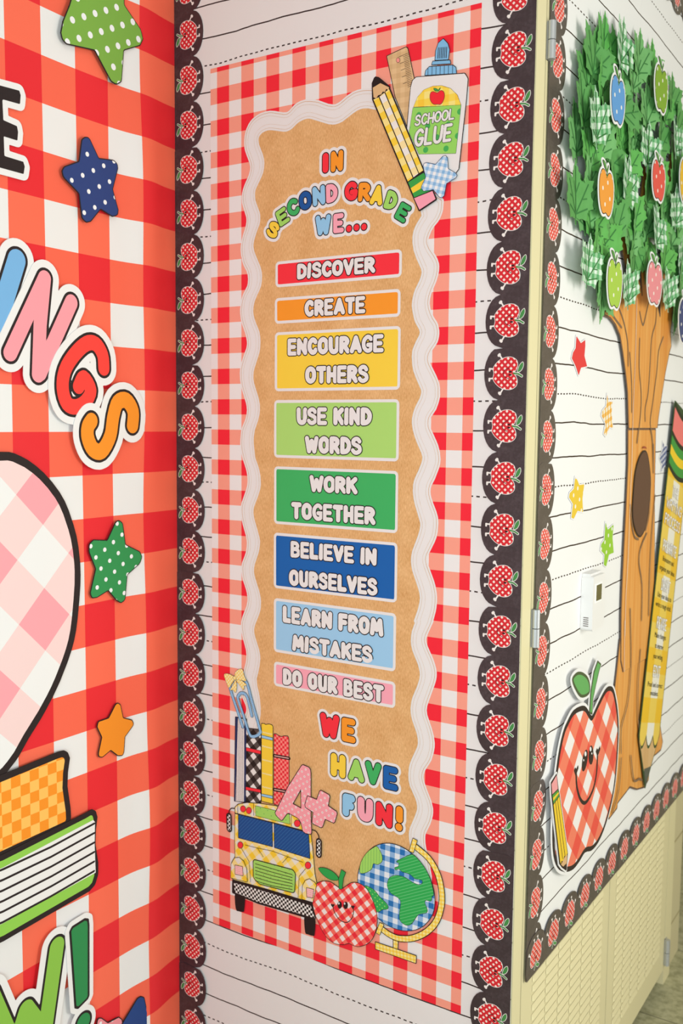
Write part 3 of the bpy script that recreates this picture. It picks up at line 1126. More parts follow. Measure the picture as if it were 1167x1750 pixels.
bus = a.cut('school_bus', None, 'yellow plaid school bus drawing seen from the front')
for w_ in wheels:
    poster.part('wheel', w_, bus)


def bsub(name, items, label=None, z=None, ow=0.0008, sm=False):
    if z:
        a.z = z
    for pts, m in items:
        outlined(a, zb(pts), m, ow, sm=sm)
    return a.cut(name, bus, label)


bsub('destination_sign', [([(376, 238), (560, 282), (750, 332), (754, 438), (378, 345)], dots('sign_lime', (164, 214, 100), (80, 170, 90), 0.011, 0.0009))])
navy_m = stripes('window_navy', (22, 76, 140), (52, 108, 166), 0.0046, 0.16, -0.75)
bsub('windshield', [([(188, 330), (558, 425), (562, 686), (188, 588)], navy_m), ([(584, 432), (905, 522), (962, 560), (976, 815), (586, 695)], navy_m)], None, None, 0.0011)
ell = lambda cx, cy, rx, ry, n=18: [(cx + rx * math.cos(2 * math.pi * i / n), cy + ry * math.sin(2 * math.pi * i / n)) for i in range(n)]
zlp = a.z
for e_ in (ell(238, 270, 28, 32), ell(303, 288, 28, 34), ell(838, 430, 32, 36), ell(208, 670, 28, 34), ell(957, 895, 30, 36)):
    bsub('lamp', [(e_, mat(RED))], 'red round lamp', zlp)
L_ = Shape()
for pts in ([(260, 668), (400, 703), (560, 735), (735, 800), (900, 860)], [(400, 705), (463, 802)], [(735, 800), (675, 866)], [(220, 705), (305, 850), (312, 940), (322, 1080)], [(932, 930), (860, 1015), (848, 1250)], [(355, 205), (358, 345)], [(772, 330), (774, 462)], [(180, 222), (180, 318)]):
    L_.stroke(zb(pts), 0.0004)
L_.stroke(zb([(150, 318), (560, 420), (900, 508)]), 0.0009)
a.add(contour(L_, 0, 0.0005), K)
a.cut('body_line', bus)
grille = rounded(zb([(352, 828), (790, 945), (818, 985), (808, 1198), (420, 1098), (356, 1030)]), 0.004)
a.add(contour(Shape().poly(grille[0]), 0.0013), K)
a.add(contour(Shape().poly(grille[0]), -0.0003), dots('grille_lime', (164, 214, 100), (80, 170, 90), 0.011, 0.0009))
gl = Shape()
for k in range(6):
    gl.stroke(zb([(376, 875 + 38 * k), (560, 930 + 38 * k), (785, 996 + 33 * k)]), 0.0006)
a.add(contour(gl, 0, 0.0005), K)
a.cut('grille', bus, 'lime green grille with black bars')
zg = a.z
light_m = gingham('headlight_pink', (255, 206, 206), (250, 140, 140), (244, 110, 116), 0.0034, None, 0, 0, 0, 0.2)
bsub('headlight', [([(106, 1030), (110, 880), (145, 815), (198, 808), (246, 848), (278, 930), (285, 1075), (170, 1046)], plaid_y), ([(152, 892), (234, 908), (240, 1006), (154, 988)], light_m)], None, zg, 0.0010)
bsub('headlight', [([(895, 1265), (900, 1120), (930, 1062), (975, 1045), (1030, 1080), (1052, 1112), (1012, 1300)], plaid_y), ([(945, 1142), (1022, 1160), (1012, 1252), (948, 1240)], light_m)], None, zg, 0.0010)
a.z = zg
a.add(contour(Shape().poly(zb([(120, 1050), (560, 1172), (1010, 1306), (1046, 1480), (1030, 1502), (850, 1450), (400, 1318), (160, 1215), (118, 1200)])), 0), K)
a.add([zb([(138, 1085), (300, 1128), (560, 1205), (990, 1340), (1034, 1476), (850, 1424), (400, 1296), (150, 1192)])], checker('bumper_check', (36, 28, 26), (236, 230, 224), 0.0082, 0.0082, 0.0, 0.0, -0.02))
a.cut('bumper', bus, 'black bumper with white checks')
chk_s = checker('mirror_check', (36, 28, 26), (236, 230, 224), 0.0072, 0.0072)
for arm, cap in (([(145, 265), (112, 262), (88, 288), (86, 320)], [(84, 350), (88, 490)]), ([(1005, 500), (1045, 515), (1075, 560), (1080, 600)], [(1080, 632), (1078, 772)])):
    a.z = zg
    a.add(contour(Shape().stroke(smooth(zb(arm), False, 3), 0.0009), 0, 0.0005), K)
    S = Shape().stroke(zb(cap), 0.0048)
    a.add(contour(S, 0.0012, 0.0006), K)
    a.add(contour(S, -0.0014, 0.0006), chk_s)
    a.cut('mirror', bus, 'checked wing mirror')

# A+
za = Zoom(FM, 460, 1290, 8.336)
a = Art(poster, T3)
pinkdot = dots('pink_daisy', (250, 160, 168), (250, 228, 222), 0.0092, 0.0019, 0.6, core=(90, 60, 60))
SA = Shape().poly(contour(Shape().poly(za([(472, 150), (490, 135), (575, 170), (600, 205), (605, 260), (606, 900), (617, 1100), (605, 1125), (530, 1110), (492, 1080), (470, 970), (440, 912), (400, 880), (290, 822), (265, 832), (200, 922), (180, 926), (110, 852), (98, 820), (280, 450)])), 0)[0]).poly(za([(465, 485), (467, 755), (350, 690)]), True)
a.add(contour(SA, 0.0010, 0.0007), K)
a.add(contour(SA, -0.0003, 0.0007), pinkdot)
SPl = Shape().poly(za([(560, 578), (690, 630), (732, 512), (750, 500), (862, 560), (876, 590), (852, 720), (970, 800), (980, 830), (948, 948), (930, 962), (810, 908), (772, 1018), (750, 1028), (640, 976), (625, 950), (640, 810), (530, 740), (523, 700)]))
a.add(contour(SPl, 0.0010, 0.0007), K)
a.add(contour(SPl, -0.0003, 0.0007), pinkdot)
a.cut('grade_mark', None, 'pink dotted letter A with plus sign')

# globe
zq = Zoom(FM, 530, 1420, 4.668)
a = Art(poster, T2)
plaid_s = gingham('stand_yellow', (252, 230, 160), (250, 216, 100), (248, 200, 70), 0.0062, None, 0, 0, 0.1)
SB = Shape().poly(zq([(667, 850), (706, 860), (702, 945), (668, 935)]))
a.add(contour(SB, 0.0009), K)
a.add(contour(SB, -0.0003), plaid_s)
SB = Shape().poly(zq([(525, 882), (850, 992), (848, 1052), (525, 938)]))
a.add(contour(SB, 0.0009), K)
a.add(contour(SB, -0.0003), plaid_s)
gstand = Shape().stroke(smooth(zq([(852, 128), (950, 215), (1018, 330), (1052, 465), (1052, 590), (1012, 715), (935, 800), (830, 850), (720, 855), (640, 825), (585, 785)]), False, 4), 0.0047)
a.add(contour(gstand, 0.0009), K)
a.add(contour(gstand, -0.0004), plaid_s)
for pts in ([(826, 56), (858, 74), (828, 168), (796, 156)], [(562, 728), (592, 742), (560, 824), (532, 806)]):
    outlined(a, zq(pts), plaid_s, 0.0009, sm=False)
stand_mb = a.M
a.M = poster.mb()
gpts = [(388, 400), (396, 310), (430, 220), (488, 145), (560, 105), (640, 97), (720, 118), (800, 165), (880, 245), (950, 350), (988, 460), (998, 560), (982, 655), (925, 738), (845, 782), (745, 788), (640, 755), (560, 700), (480, 605), (420, 505)]
blueG = gingham('globe_blue', (228, 232, 236), (140, 178, 216), (34, 112, 178), 0.0178, None, 0, 0, -0.02)
SG = outlined(a, zq(gpts), blueG, 0.0011)
gl_ = a.cut('globe', None, 'blue gingham desk globe drawing with green land')
poster.part('stand', stand_mb, gl_, 'yellow checked globe stand')
zgl = a.z
for pts, m in (([(402, 322), (415, 240), (460, 170), (515, 128), (542, 122), (575, 180), (580, 235), (545, 262), (510, 255), (495, 300), (440, 330)], stripes('land_lime', (162, 214, 100), (110, 180, 90), 0.0052, 0.14)),
               ([(445, 445), (465, 437), (520, 470), (560, 520), (620, 580), (625, 615), (580, 622), (540, 640), (510, 560)], dots('land_dots', (50, 170, 84), (150, 214, 110), 0.0064, 0.0011)),
               ([(695, 240), (740, 215), (800, 187), (838, 192), (910, 275), (960, 370), (985, 460), (990, 508), (976, 516), (970, 553), (930, 545), (920, 570), (940, 620), (930, 648), (870, 660), (840, 700), (810, 738), (770, 745), (725, 710), (720, 650), (730, 560), (700, 520), (650, 490), (622, 430), (640, 370), (690, 350), (760, 365), (820, 405), (870, 425), (900, 415), (900, 388), (870, 380), (838, 372), (800, 338), (740, 320), (715, 297), (690, 306), (682, 288), (710, 280), (715, 250)], stripes('land_green', (46, 170, 82), (112, 204, 130), 0.0046, 0.16, 2.05))):
    a.z = zgl
    outlined(a, zq(pts), m, 0.0007)
    a.cut('land', gl_)

# smiling apple
a = Art(poster, T3 + 0.0002)
ap = [(50, 432), (75, 408), (115, 397), (170, 404), (215, 436), (255, 458), (292, 438), (330, 412), (370, 408), (410, 420), (460, 462), (510, 560), (540, 680), (526, 800), (480, 880), (400, 915), (350, 905), (315, 888), (268, 900), (200, 888), (130, 830), (72, 720), (32, 600), (28, 500)]
ging_ap = gingham('apple_gingham', (242, 226, 220), (252, 110, 96), (238, 44, 58), 0.0168, None, 0, 0, 0.8)
outlined(a, zq(ap), ging_ap, 0.0010)
apple = a.cut('apple', None, 'red gingham apple drawing with a smiling face')
zap = a.z
outlined(a, zq([(75, 293), (135, 294), (200, 330), (235, 380), (180, 385), (118, 350)]), mat((44, 162, 76)), 0.0008)
a.cut('leaf', apple)
outlined(a, zq([(258, 304), (290, 326), (272, 372), (262, 456), (240, 456), (236, 380)]), mat((44, 162, 76)), 0.0008, sm=False)
a.cut('stem', apple)
a.z = zap
fc = Shape().stroke(smooth(zq([(190, 600), (205, 650), (245, 705), (300, 724), (340, 690), (354, 640), (350, 605)]), False, 4), 0.0007)
fc.poly(smooth(zq(ell(243, 585, 18, 30)), True, 1)).poly(smooth(zq(ell(290, 588, 19, 30)), True, 1))
for cx, cy in ((188, 588), (348, 600)):
    fc.poly(zq([(cx, cy + 18), (cx - 16, cy - 4), (cx - 8, cy - 14), (cx, cy - 6), (cx + 10, cy - 12), (cx + 16, cy - 2)]))
a.add(contour(fc, 0, 0.0006), K)
a.add([zq(ell(237, 573, 6, 9)), zq(ell(283, 574, 6, 9))], WHT)
a.cut('face', apple, 'smiling face with two oval eyes')

# ruler, glue bottle, pencil, star (upper right of the poster)
zu = Zoom(FM, 620, 50, 5.305)
a = Art(poster, T1)
outlined(a, zu([(222, 246), (395, 165), (408, 176), (468, 455), (440, 520), (408, 890), (300, 620)]), gingham('ruler_wood', (226, 190, 140), (218, 180, 130), (210, 172, 122), 0.0145), 0.0011, sm=False)
tick = Shape()
for k in range(24):
    x, y = 414 + 2.35 * k, 218 + 15.2 * k
    ln = 84 if k % 4 == 0 else 46
    if x < 460 and y < 560:
        tick.stroke(zu([(x, y), (x - ln, y + ln * 0.42)]), 0.00035)
a.add(contour(tick, 0, 0.0004), mat((70, 54, 40)))
outlined(a, zu(ell(323, 283, 15, 20)), mat((246, 150, 140)), 0.0006)
a.cut('ruler', None, 'light wood ruler drawing')
a = Art(poster, T2)
S = Shape().poly(zu([(462, 470), (490, 445), (925, 412), (950, 455), (935, 640), (868, 1265), (820, 1330), (700, 1380), (540, 1250), (412, 900), (445, 530)]))
a.add(contour(S, 0.0022), K)
a.add(contour(S, 0.0010), WHT)
bottle = a.cut('glue_bottle', None, 'white school glue bottle drawing with a blue cap')
zb_ = a.z
cap_m = stripes('cap_blue', (128, 186, 224), (40, 60, 84), 0.0066, 0.14)
for pts, m in (([(570, 420), (576, 380), (608, 345), (820, 330), (846, 350), (852, 402)], cap_m), ([(632, 324), (640, 296), (795, 286), (800, 314)], mat((128, 186, 224))), ([(662, 284), (668, 200), (692, 130), (735, 92), (775, 135), (790, 190), (780, 278)], mat((128, 186, 224)))):
    outlined(a, zu(pts), m, 0.0010, sm=False)
nz_ = Shape()
for k in range(6):
    nz_.stroke(zu([(692 + 15 * k, 172 - k), (686 + 15 * k, 268 - k)]), 0.0006)
a.add(contour(nz_, 0, 0.0005), K)
a.cut('cap', bottle, 'light blue nozzle cap')
a.z = zb_
outlined(a, zu([(465, 708), (500, 620), (560, 552), (640, 520), (720, 515), (800, 540), (862, 600), (895, 690)]), gingham('label_yellow', (252, 226, 130), (250, 214, 80), (248, 200, 60), 0.02), 0.0004, sm=False)
outlined(a, zu([(460, 715), (895, 690), (848, 1128), (515, 1135), (425, 940)]), dots('label_green', (150, 212, 96), (70, 172, 84), 0.0235, 0.0042, 0.7), 0.0004, sm=False)
outlined(a, zu([(640, 570), (680, 582), (715, 560), (742, 580), (742, 630), (715, 680), (680, 682), (645, 680), (618, 640), (618, 590)]), mat((240, 40, 52)), 0.0006)
outlined(a, zu([(650, 540), (675, 545), (690, 556), (708, 535), (700, 556), (685, 566), (660, 560)]), mat((60, 160, 80)), 0.0005)
lab = a.cut('label', bottle, 'yellow and green label with a red apple')
for wd, xa, xb, ya, yb_ in (('SCHOOL', 475, 845, 785, 885), ('GLUE', 468, 825, 915, 1075)):
    p0, p1, p2 = zu.p(xa, ya), zu.p(xa, yb_), zu.p(xb, ya)
    sh = word_shapes(wd, p0[0], p2[0], p1[1], p0[1], 0.085, gap=0.03, slant=0.12)
    a.add(contour(union(sh), 0.0008, 0.0005), K)
    a.add(contour(union(sh), 0.0001, 0.0005), WHT)
a.cut('lettering', bottle, 'white words SCHOOL GLUE')

a = Art(poster, T3)
pen = [(95, 490), (118, 440), (150, 446), (250, 528), (250, 545), (560, 1285), (582, 1340), (640, 1465), (674, 1545), (520, 1648), (470, 1530), (412, 1388), (98, 640)]
SPn = Shape().poly(zu(pen))
a.add(contour(SPn, 0.0013), K)
gp = gingham('pencil_yellow', (250, 226, 140), (250, 208, 70), (250, 208, 70), 0.9, 0.0225, 0, 0, -0.33, 1.0)
gw = gingham('pencil_white', (240, 220, 160), (236, 228, 220), (236, 228, 220), 0.9, 0.0225, 0, 0, -0.33, 1.0)


def alt(name, c1, c2, p, ang):
    m, nt, b = bsdf(name)
    g = NG(nt)
    X, Y, _ = g.coords(ang, p, p)
    nt.links.new(g.mix(g.math('LESS_THAN', g.math('FRACT', Y), 0.5), C(*c1), C(*c2)), b.inputs['Base Color'])
    return m


gp = alt('pencil_yellow_check', (250, 206, 62), (250, 222, 138), 0.0225, 0.36)
gw = alt('pencil_white_check', (236, 229, 222), (246, 222, 160), 0.0225, 0.36)
a.z += 0.0001
a.add([zu([(105, 642), (152, 622), (460, 1352), (416, 1384)])], gp)
a.add([zu([(160, 616), (204, 580), (512, 1312), (468, 1346)])], gw)
a.add([zu([(212, 574), (246, 548), (556, 1284), (519, 1308)])], gp)
pencil = a.cut('pencil', None, 'yellow checked pencil drawing with a pink eraser')
zp_ = a.z
a.add([zu([(100, 535), (168, 494), (246, 532), (242, 558), (222, 546), (208, 574), (190, 570), (176, 596), (148, 604), (130, 632), (106, 622)])], mat((222, 180, 128)))
a.add([zu([(99, 530), (98, 490), (118, 443), (148, 450), (168, 492)])], K)
a.cut('point', pencil, 'black lead and bare wood point')
a.z = zp_
a.add([zu([(420, 1392), (560, 1306), (582, 1345), (600, 1390), (640, 1460), (474, 1528)])], mat((56, 160, 72)))
a.add([zu([(442, 1446), (586, 1350), (612, 1402), (463, 1490)])], mat((250, 208, 62)))
a.cut('ferrule', pencil, 'green and yellow band')
a.add([zu([(474, 1536), (640, 1470), (668, 1543), (522, 1640)])], mat((252, 160, 176)))
a.cut('eraser', pencil, 'pink eraser')
a = Art(poster, T4)
outlined(a, zu([(735, 1158), (758, 1152), (776, 1172), (782, 1270), (852, 1312), (862, 1332), (848, 1352), (766, 1402), (745, 1512), (725, 1530), (706, 1526), (650, 1456), (562, 1470), (540, 1446), (545, 1425), (582, 1345), (558, 1245), (566, 1222), (588, 1216), (670, 1232)]), gingham('star_blue', (240, 238, 236), (184, 210, 232), (134, 180, 218), 0.0092, None, 0, 0, -0.3), 0.0008, mat((44, 60, 90)), sm=False)
a.cut('star', None, 'light blue gingham star drawing')

# ------------------------------------------------------------------ cut-outs on the left wall
zL1, zL2, zL3, zL4 = Zoom(FL, 0, 0, 3.334, .004), Zoom(FL, 0, 400, 3.334, .004), Zoom(FL, 0, 840, 3.334, .004), Zoom(FL, 0, 1250, 3.334, .004)
KL = mat((40, 30, 28), RL)
WL_ = mat((238, 228, 214), RL)


def cutout(name, label, cat, F, S, n, th, layers, white=None, halo=0.0, group=None, h=None):
    """card cut along the shape's halo, printed with (level, material) layers"""
    lo, hi = S.bbox()
    org = ((lo[0] + hi[0]) / 2, (lo[1] + hi[1]) / 2)
    mb = MB(org)
    mb.solid(contour(S, halo, h), 0, th, white or layers[0][1])
    t = Thing(name, label, cat, F, org, n, group, mb)
    z = th
    for lev, m, nm in layers:
        z += 0.0002
        q = t.mb()
        q.flat(contour(S, lev, h), z, m)
        t.part(nm, q)
    t.z = z
    return t


def round_star(pts, r=0.006):
    S = Shape().poly(pts)
    return Shape().poly(contour(Shape().poly(contour(S, -r)[0]), r)[0])


LN = 0.0066
dotL = lambda nm, bg, p, r, ang=0.5: dots(nm, bg, (240, 232, 220), p, r, ang, ref=RL)
star_defs = [
    ('green dotted paper star at the top edge, partly out of view', zL1([(395, -10), (390, 20), (345, 130), (335, 190), (345, 230), (372, 257), (530, 290), (625, 470), (655, 487), (685, 470), (697, 290), (790, 265), (808, 225), (795, 170), (700, 30), (700, -80), (670, -160), (630, -190), (580, -160), (520, -80), (440, -60)]), dotL('dot_lime', (124, 166, 62), 0.0260, 0.0050)),
    ('navy blue paper star with white dots, below the green dotted one', zL1([(455, 795), (475, 779), (500, 784), (555, 902), (640, 912), (662, 935), (665, 960), (635, 1080), (668, 1200), (662, 1230), (632, 1238), (565, 1195), (510, 1265), (482, 1272), (456, 1245), (440, 1105), (350, 1012), (342, 975), (356, 948), (440, 920)]), dotL('dot_navy', (42, 62, 112), 0.0250, 0.0036)),
    ('dark green paper star with white dots, level with the plaid circle', zL3([(650, 170), (670, 160), (692, 178), (708, 300), (790, 340), (803, 372), (790, 410), (718, 475), (706, 618), (680, 637), (655, 622), (608, 565), (545, 605), (515, 610), (503, 580), (535, 440), (497, 345), (497, 300), (522, 272), (602, 275)]), dotL('dot_green', (48, 140, 72), 0.0220, 0.0036)),
    ('plain orange paper star near the middle of the gingham backdrop', zL3([(648, 1210), (662, 1199), (680, 1210), (695, 1285), (745, 1297), (757, 1325), (705, 1397), (700, 1480), (693, 1505), (662, 1506), (622, 1475), (575, 1515), (552, 1512), (550, 1490), (570, 1400), (542, 1340), (550, 1306), (610, 1286)]), mat((242, 138, 32), RL)),
    ('blue paper star at the bottom edge, right of a pink star', zL4([(775, 1515), (795, 1503), (815, 1510), (835, 1610), (900, 1614), (907, 1640), (850, 1720), (865, 1790), (800, 1780), (730, 1840), (715, 1750), (670, 1690), (700, 1640)]), mat((36, 66, 120), RL)),
    ('pink dotted paper star at the bottom edge, behind the blue one', zL4([(550, 1628), (575, 1628), (610, 1655), (672, 1622), (690, 1635), (700, 1690), (715, 1740), (650, 1760), (610, 1800), (575, 1740), (540, 1700)]), dotL('dot_pink', (238, 140, 140), 0.0200, 0.0032)),
]
for i, (lab, pts, m) in enumerate(star_defs):
    S = round_star(pts, 0.004)
    cutout('star_cutout', lab, 'star', FL, S, LN - (0.0012 if i == 5 else 0), 0.0008, [(-0.0016, m, 'printed_face')], KL, 0.0, 'paper stars on the gingham backdrop')

# big letters
def stroke_letter(zz, strokes, r_zoom):
    S = Shape()
    for pts, sm_ in strokes:
        q = zz(pts)
        S.stroke(smooth(q, False, 4) if sm_ else q, 1.62 * zz.len(pts[0][0], pts[0][1], r_zoom))
    return S


def big_letter(label, S, colr, n, halo=0.0125, part='letter_face'):
    lo, hi = S.bbox()
    t = cutout('letter_cutout', label, 'letter', FL, S, n, 0.0010, [(0.0012, KL, 'ink_outline'), (-0.0030, mat(colr, RL), part)], WL_, halo, 'big letters on the gingham backdrop', 0.0016)
    return t


SE = Shape().poly(contour(Shape().poly(zL1([(-120, 462), (100, 520), (107, 545), (103, 595), (2, 566), (8, 688), (86, 722), (92, 752), (88, 802), (10, 776), (14, 892), (122, 925), (130, 950), (124, 992), (-120, 925)])), 0.0)[0])
cutout('letter_cutout', 'black letter E with white edge, cut by the left side of view', 'letter', FL, SE, LN, 0.0010, [(0.0004, KL, 'letter_face')], WL_, 0.0095, 'big letters on the gingham backdrop', 0.0016)
big_letter('sky blue letter I with white edge, left of the pink N', stroke_letter(zL2, [([(85, 150), (-40, 560)], False)], 46), (120, 172, 206), LN)
big_letter('salmon pink letter N with white edge', stroke_letter(zL2, [([(240, 255), (45, 678)], False), ([(240, 255), (215, 520), (205, 800)], False), ([(392, 392), (215, 790)], False)], 36), (250, 152, 152), LN + 0.0014)
big_letter('red letter G with white edge', stroke_letter(zL2, [([(575, 765), (568, 690), (530, 628), (475, 625), (405, 690), (352, 780), (340, 880), (365, 965), (415, 985), (470, 955), (500, 890), (460, 820), (432, 868)], True)], 33), (248, 64, 52), LN + 0.0028)
big_letter('orange letter S with white edge', stroke_letter(zL2, [([(735, 1090), (738, 1010), (700, 948), (650, 960), (625, 1040), (608, 1150), (560, 1235), (510, 1225), (480, 1160), (480, 1100), (500, 1065)], True)], 34), (246, 142, 34), LN + 0.0042)
big_letter('lime green letter W at the bottom left', stroke_letter(zL4, [([(315, 1220), (245, 1720), (140, 1580), (70, 1800), (-60, 1500)], False)], 38), (140, 186, 66), LN)
SX = Shape().poly(contour(Shape().poly(zL4([(384, 1135), (398, 1108), (470, 1062), (490, 1064), (494, 1100), (494, 1500), (486, 1518), (432, 1572), (414, 1568)])), 0)[0]).stroke([zL4.p(462, 1650)], zL4.len(462, 1650, 58))
big_letter('dark green exclamation mark at the bottom left', SX, (46, 134, 70), LN + 0.0016, 0.0095)

# plaid circle and books
pc_pts = zX.__class__(FL, 0, 0, 1, .004)([(0, 772), (36, 781), (66, 802), (90, 828), (108, 856), (121, 890), (130, 925), (135, 972), (133, 1025), (124, 1095), (100, 1164), (73, 1218), (46, 1262), (24, 1300), (-10, 1335), (-70, 1350), (-150, 1250), (-190, 1060), (-160, 880), (-80, 790)])
S = Shape().poly(smooth(pc_pts, True, 4))
cutout('plaid_disc_cutout', 'large round pink and white plaid cutout with thick black edge', 'cutout', FL, S, LN, 0.001, [(-0.0125, gingham('pink_plaid', (240, 230, 216), (246, 206, 192), (248, 160, 158), 0.137, None, 0.02, 0.03, 0.785, ref=RL), 'printed_face')], KL, 0.0, h=0.003)
zo = Zoom(FL, 0, 1250, 3.334, .005)
S = Shape().poly(contour(Shape().poly(zo([(-200, 330), (-60, 268), (325, 112), (355, 104), (378, 116), (390, 150), (378, 230), (375, 310), (394, 440), (396, 490), (384, 535), (-60, 745), (-200, 810)])), 0.0)[0])
cutout('book_cutout', 'orange checked book cutout under the plaid circle', 'book cutout', FL, S, LN + 0.0012, 0.001, [(-0.0105, checker('orange_check', (252, 186, 86), (248, 142, 32), 0.0345, 0.0345, ref=RL), 'cover')], KL, 0.0, 'book cutouts on the left wall', 0.002)
S = Shape().poly(contour(Shape().poly(zo([(-200, 770), (0, 698), (480, 458), (512, 438), (535, 450), (544, 480), (534, 560), (532, 640), (548, 740), (548, 810), (530, 870), (500, 905), (0, 1195), (-200, 1280)])), 0.0)[0])
t = cutout('book_cutout', 'lime green book cutout with white page edges, lowest of the stack', 'book cutout', FL, S, LN + 0.0024, 0.001, [(-0.0090, mat((146, 198, 72), RL), 'cover')], KL, 0.0, 'book cutouts on the left wall', 0.002)
q = t.mb()
q.flat([zo([(-200, 850), (0, 772), (518, 500), (528, 512), (526, 640), (532, 800), (0, 1090), (-200, 1180)])], t.z + 0.0002, mat((238, 228, 214), RL))
pl_ = Shape()
for k in range(6):
    y0 = 782 + 60 * k
    pl_.stroke(zo([(-200, y0 + 80), (0, y0), (280, y0 - 130 - 4 * k), (524, y0 - 262 - 6 * k)]), 0.0018)
q.flat(contour(pl_, 0, 0.0018), t.z + 0.0004, KL)
t.part('pages', q, None, 'white page edges with black lines')

# ------------------------------------------------------------------ right wall: stars, thermostat
KR = mat((58, 46, 38), RR)
WR = mat((253, 248, 238), RR)
zR2, zR3 = Zoom(FR, 820, 400, 3.363, .003), Zoom(FR, 820, 820, 3.363, .003)
zW1, zW2 = Zoom(FR, 1110, 660, 7.298, .003), Zoom(FR, 1080, 900, 4.862, .006)
dotR = lambda nm, bg, p, r: dots(nm, bg, (253, 246, 226), p, r, 0.5, ref=RR)
rst = [
    ('plain red paper star beside the apple border', zR2([(555, 583), (581, 625), (606, 606), (607, 640), (602, 700), (618, 762), (582, 770), (568, 815), (550, 760), (528, 715), (535, 680), (550, 655)]), mat((238, 66, 62), RR), 4),
    ('orange plaid paper star left of the tree trunk', zR2([(732, 915), (738, 962), (763, 962), (758, 1030), (766, 1118), (745, 1110), (724, 1165), (712, 1150), (722, 1090), (698, 1042), (705, 1015), (726, 990)]), gingham('orange_plaid', (253, 244, 226), (250, 206, 120), (248, 172, 60), 0.0135, None, 0, 0, 0.25, ref=RR), 4),
    ('yellow dotted paper star, lower left of the orange plaid one', zR3([(548, -20), (560, -2), (572, 28), (601, 24), (590, 110), (594, 188), (562, 180), (540, 226), (525, 220), (535, 140), (512, 102), (516, 75), (540, 50)]), dotR('dot_yellow', (246, 206, 62), 0.0210, 0.0033), 4),
    ('lime green dotted paper star above the thermostat', zR3([(722, 240), (736, 285), (769, 255), (763, 335), (770, 420), (742, 432), (726, 500), (712, 490), (716, 430), (692, 405), (698, 368), (715, 345)]), dotR('dot_limestar', (160, 208, 58), 0.0210, 0.0033), 4),
    ('navy plaid paper star between the trunk and the pencil poster', zW1([(165, 682), (185, 748), (226, 745), (214, 830), (216, 1010), (180, 1000), (150, 1070), (140, 1060), (155, 990), (124, 900), (136, 850), (160, 800)]), gingham('navy_plaid', (250, 244, 232), (140, 148, 176), (54, 66, 116), 0.0105, None, 0, 0, 0.3, ref=RR), 4),
]
for lab, pts, m, _ in rst:
    S = Shape().poly(pts)
    lo, hi = S.bbox()
    t = cutout('star_cutout', lab, 'star', FR, S, 0.0020, 0.0007, [(-0.0006, m, 'printed_face')], WR, 0.0012, 'paper stars on the locker paper', 0.0012)

therm = Thing('thermostat', 'white wall thermostat with a small display, on the near locker paper', 'thermostat', FR, (0.246, -0.336), 0.0015)
pw = mat((244, 240, 236), RM, 0.4, 0.4)
pf = mat((252, 247, 236), RR, 0.4, 0.4)
mb = therm.mb()
y0, y1, z0, z1, dp = 0.246, 0.307, -0.336, -0.2455, 0.020
mb.solid([rounded([(y0, z0), (y1, z0), (y1, z1), (y0, z1)], 0.004)[0]], 0, dp, pf)
mb.box(y0 + 0.003, y1 - 0.003, z1 - 0.004, z1 + 0.004, 0.0, dp - 0.006, pf)
therm.part('case', mb)
mb = therm.mb()
mb.box(y0 + 0.012, y0 + 0.044, z0 + 0.046, z0 + 0.078, dp, dp + 0.0006, pw)
bz = therm.part('bezel', mb)
mb = therm.mb()
mb.box(y0 + 0.015, y0 + 0.041, z0 + 0.049, z0 + 0.075, dp + 0.0006, dp + 0.0010, mat((96, 88, 40), RR, 0.12, 0.6))
therm.part('display', mb, bz, 'dark olive display')
mb = therm.mb()
for k in range(5):
    mb.box(y0 - 0.0003, y0 + 0.0004, z0 + 0.008 + 0.0034 * k, z0 + 0.0095 + 0.0034 * k, 0.005, 0.0135, mat((120, 110, 104), RM))
therm.part('vent', mb)

# ------------------------------------------------------------------ paper tree
zk1, zk2, zk3 = Zoom(FR, 1000, 500, 5.832, .005), Zoom(FR, 1000, 760, 5.832, .005), Zoom(FR, 1000, 1040, 4.862, .005)
woodm = wood_print('trunk_print', (234, 148, 54), (250, 180, 92), RR)
trunk_org = FR.at(1080, 1300, .005)
trunk = Thing('tree_trunk', 'orange brown paper tree trunk with a dark hollow and grey bark lines', 'tree trunk', FR, trunk_org, 0.0035)
BRN = mat((120, 92, 72), RR)
secs = [
    zk1([(420, 1352), (712, 1352), (722, 1250), (760, 1000), (792, 800), (832, 600), (850, 540), (842, 380), (885, 60), (920, -250), (965, -700), (950, -1100), (910, -1380), (830, -1400), (815, -1000), (770, -600), (735, -250), (735, 230), (700, 40), (640, -100), (625, -300), (660, -900), (665, -1300), (575, -1310), (530, -900), (535, -300), (556, 20), (540, -100), (480, -300), (420, -700), (380, -720), (340, -500), (410, -150), (330, 60), (240, 160), (176, 172), (176, 235), (240, 265), (290, 330), (335, 440), (362, 600), (390, 810), (410, 1000)]),
    zk2([(420, -165), (702, -165), (698, 100), (690, 500), (692, 1000), (684, 1500), (672, 1800), (650, 2000), (620, 2125), (600, 2137), (500, 2190), (372, 2269), (350, 2160), (352, 1700), (362, 1400), (378, 1050), (396, 700), (406, 500), (420, 200)]),
    zk3([(290, 250), (560, 150), (585, 400), (625, 960), (648, 1110), (632, 1180), (562, 1240), (520, 1320), (535, 1360), (530, 1425), (492, 1492), (430, 1510), (370, 1490), (350, 1522), (272, 1622), (270, 1662), (200, 1755), (150, 1700), (230, 1000), (245, 660), (262, 520)]),
]
S3 = [Shape().poly(s) for s in secs]
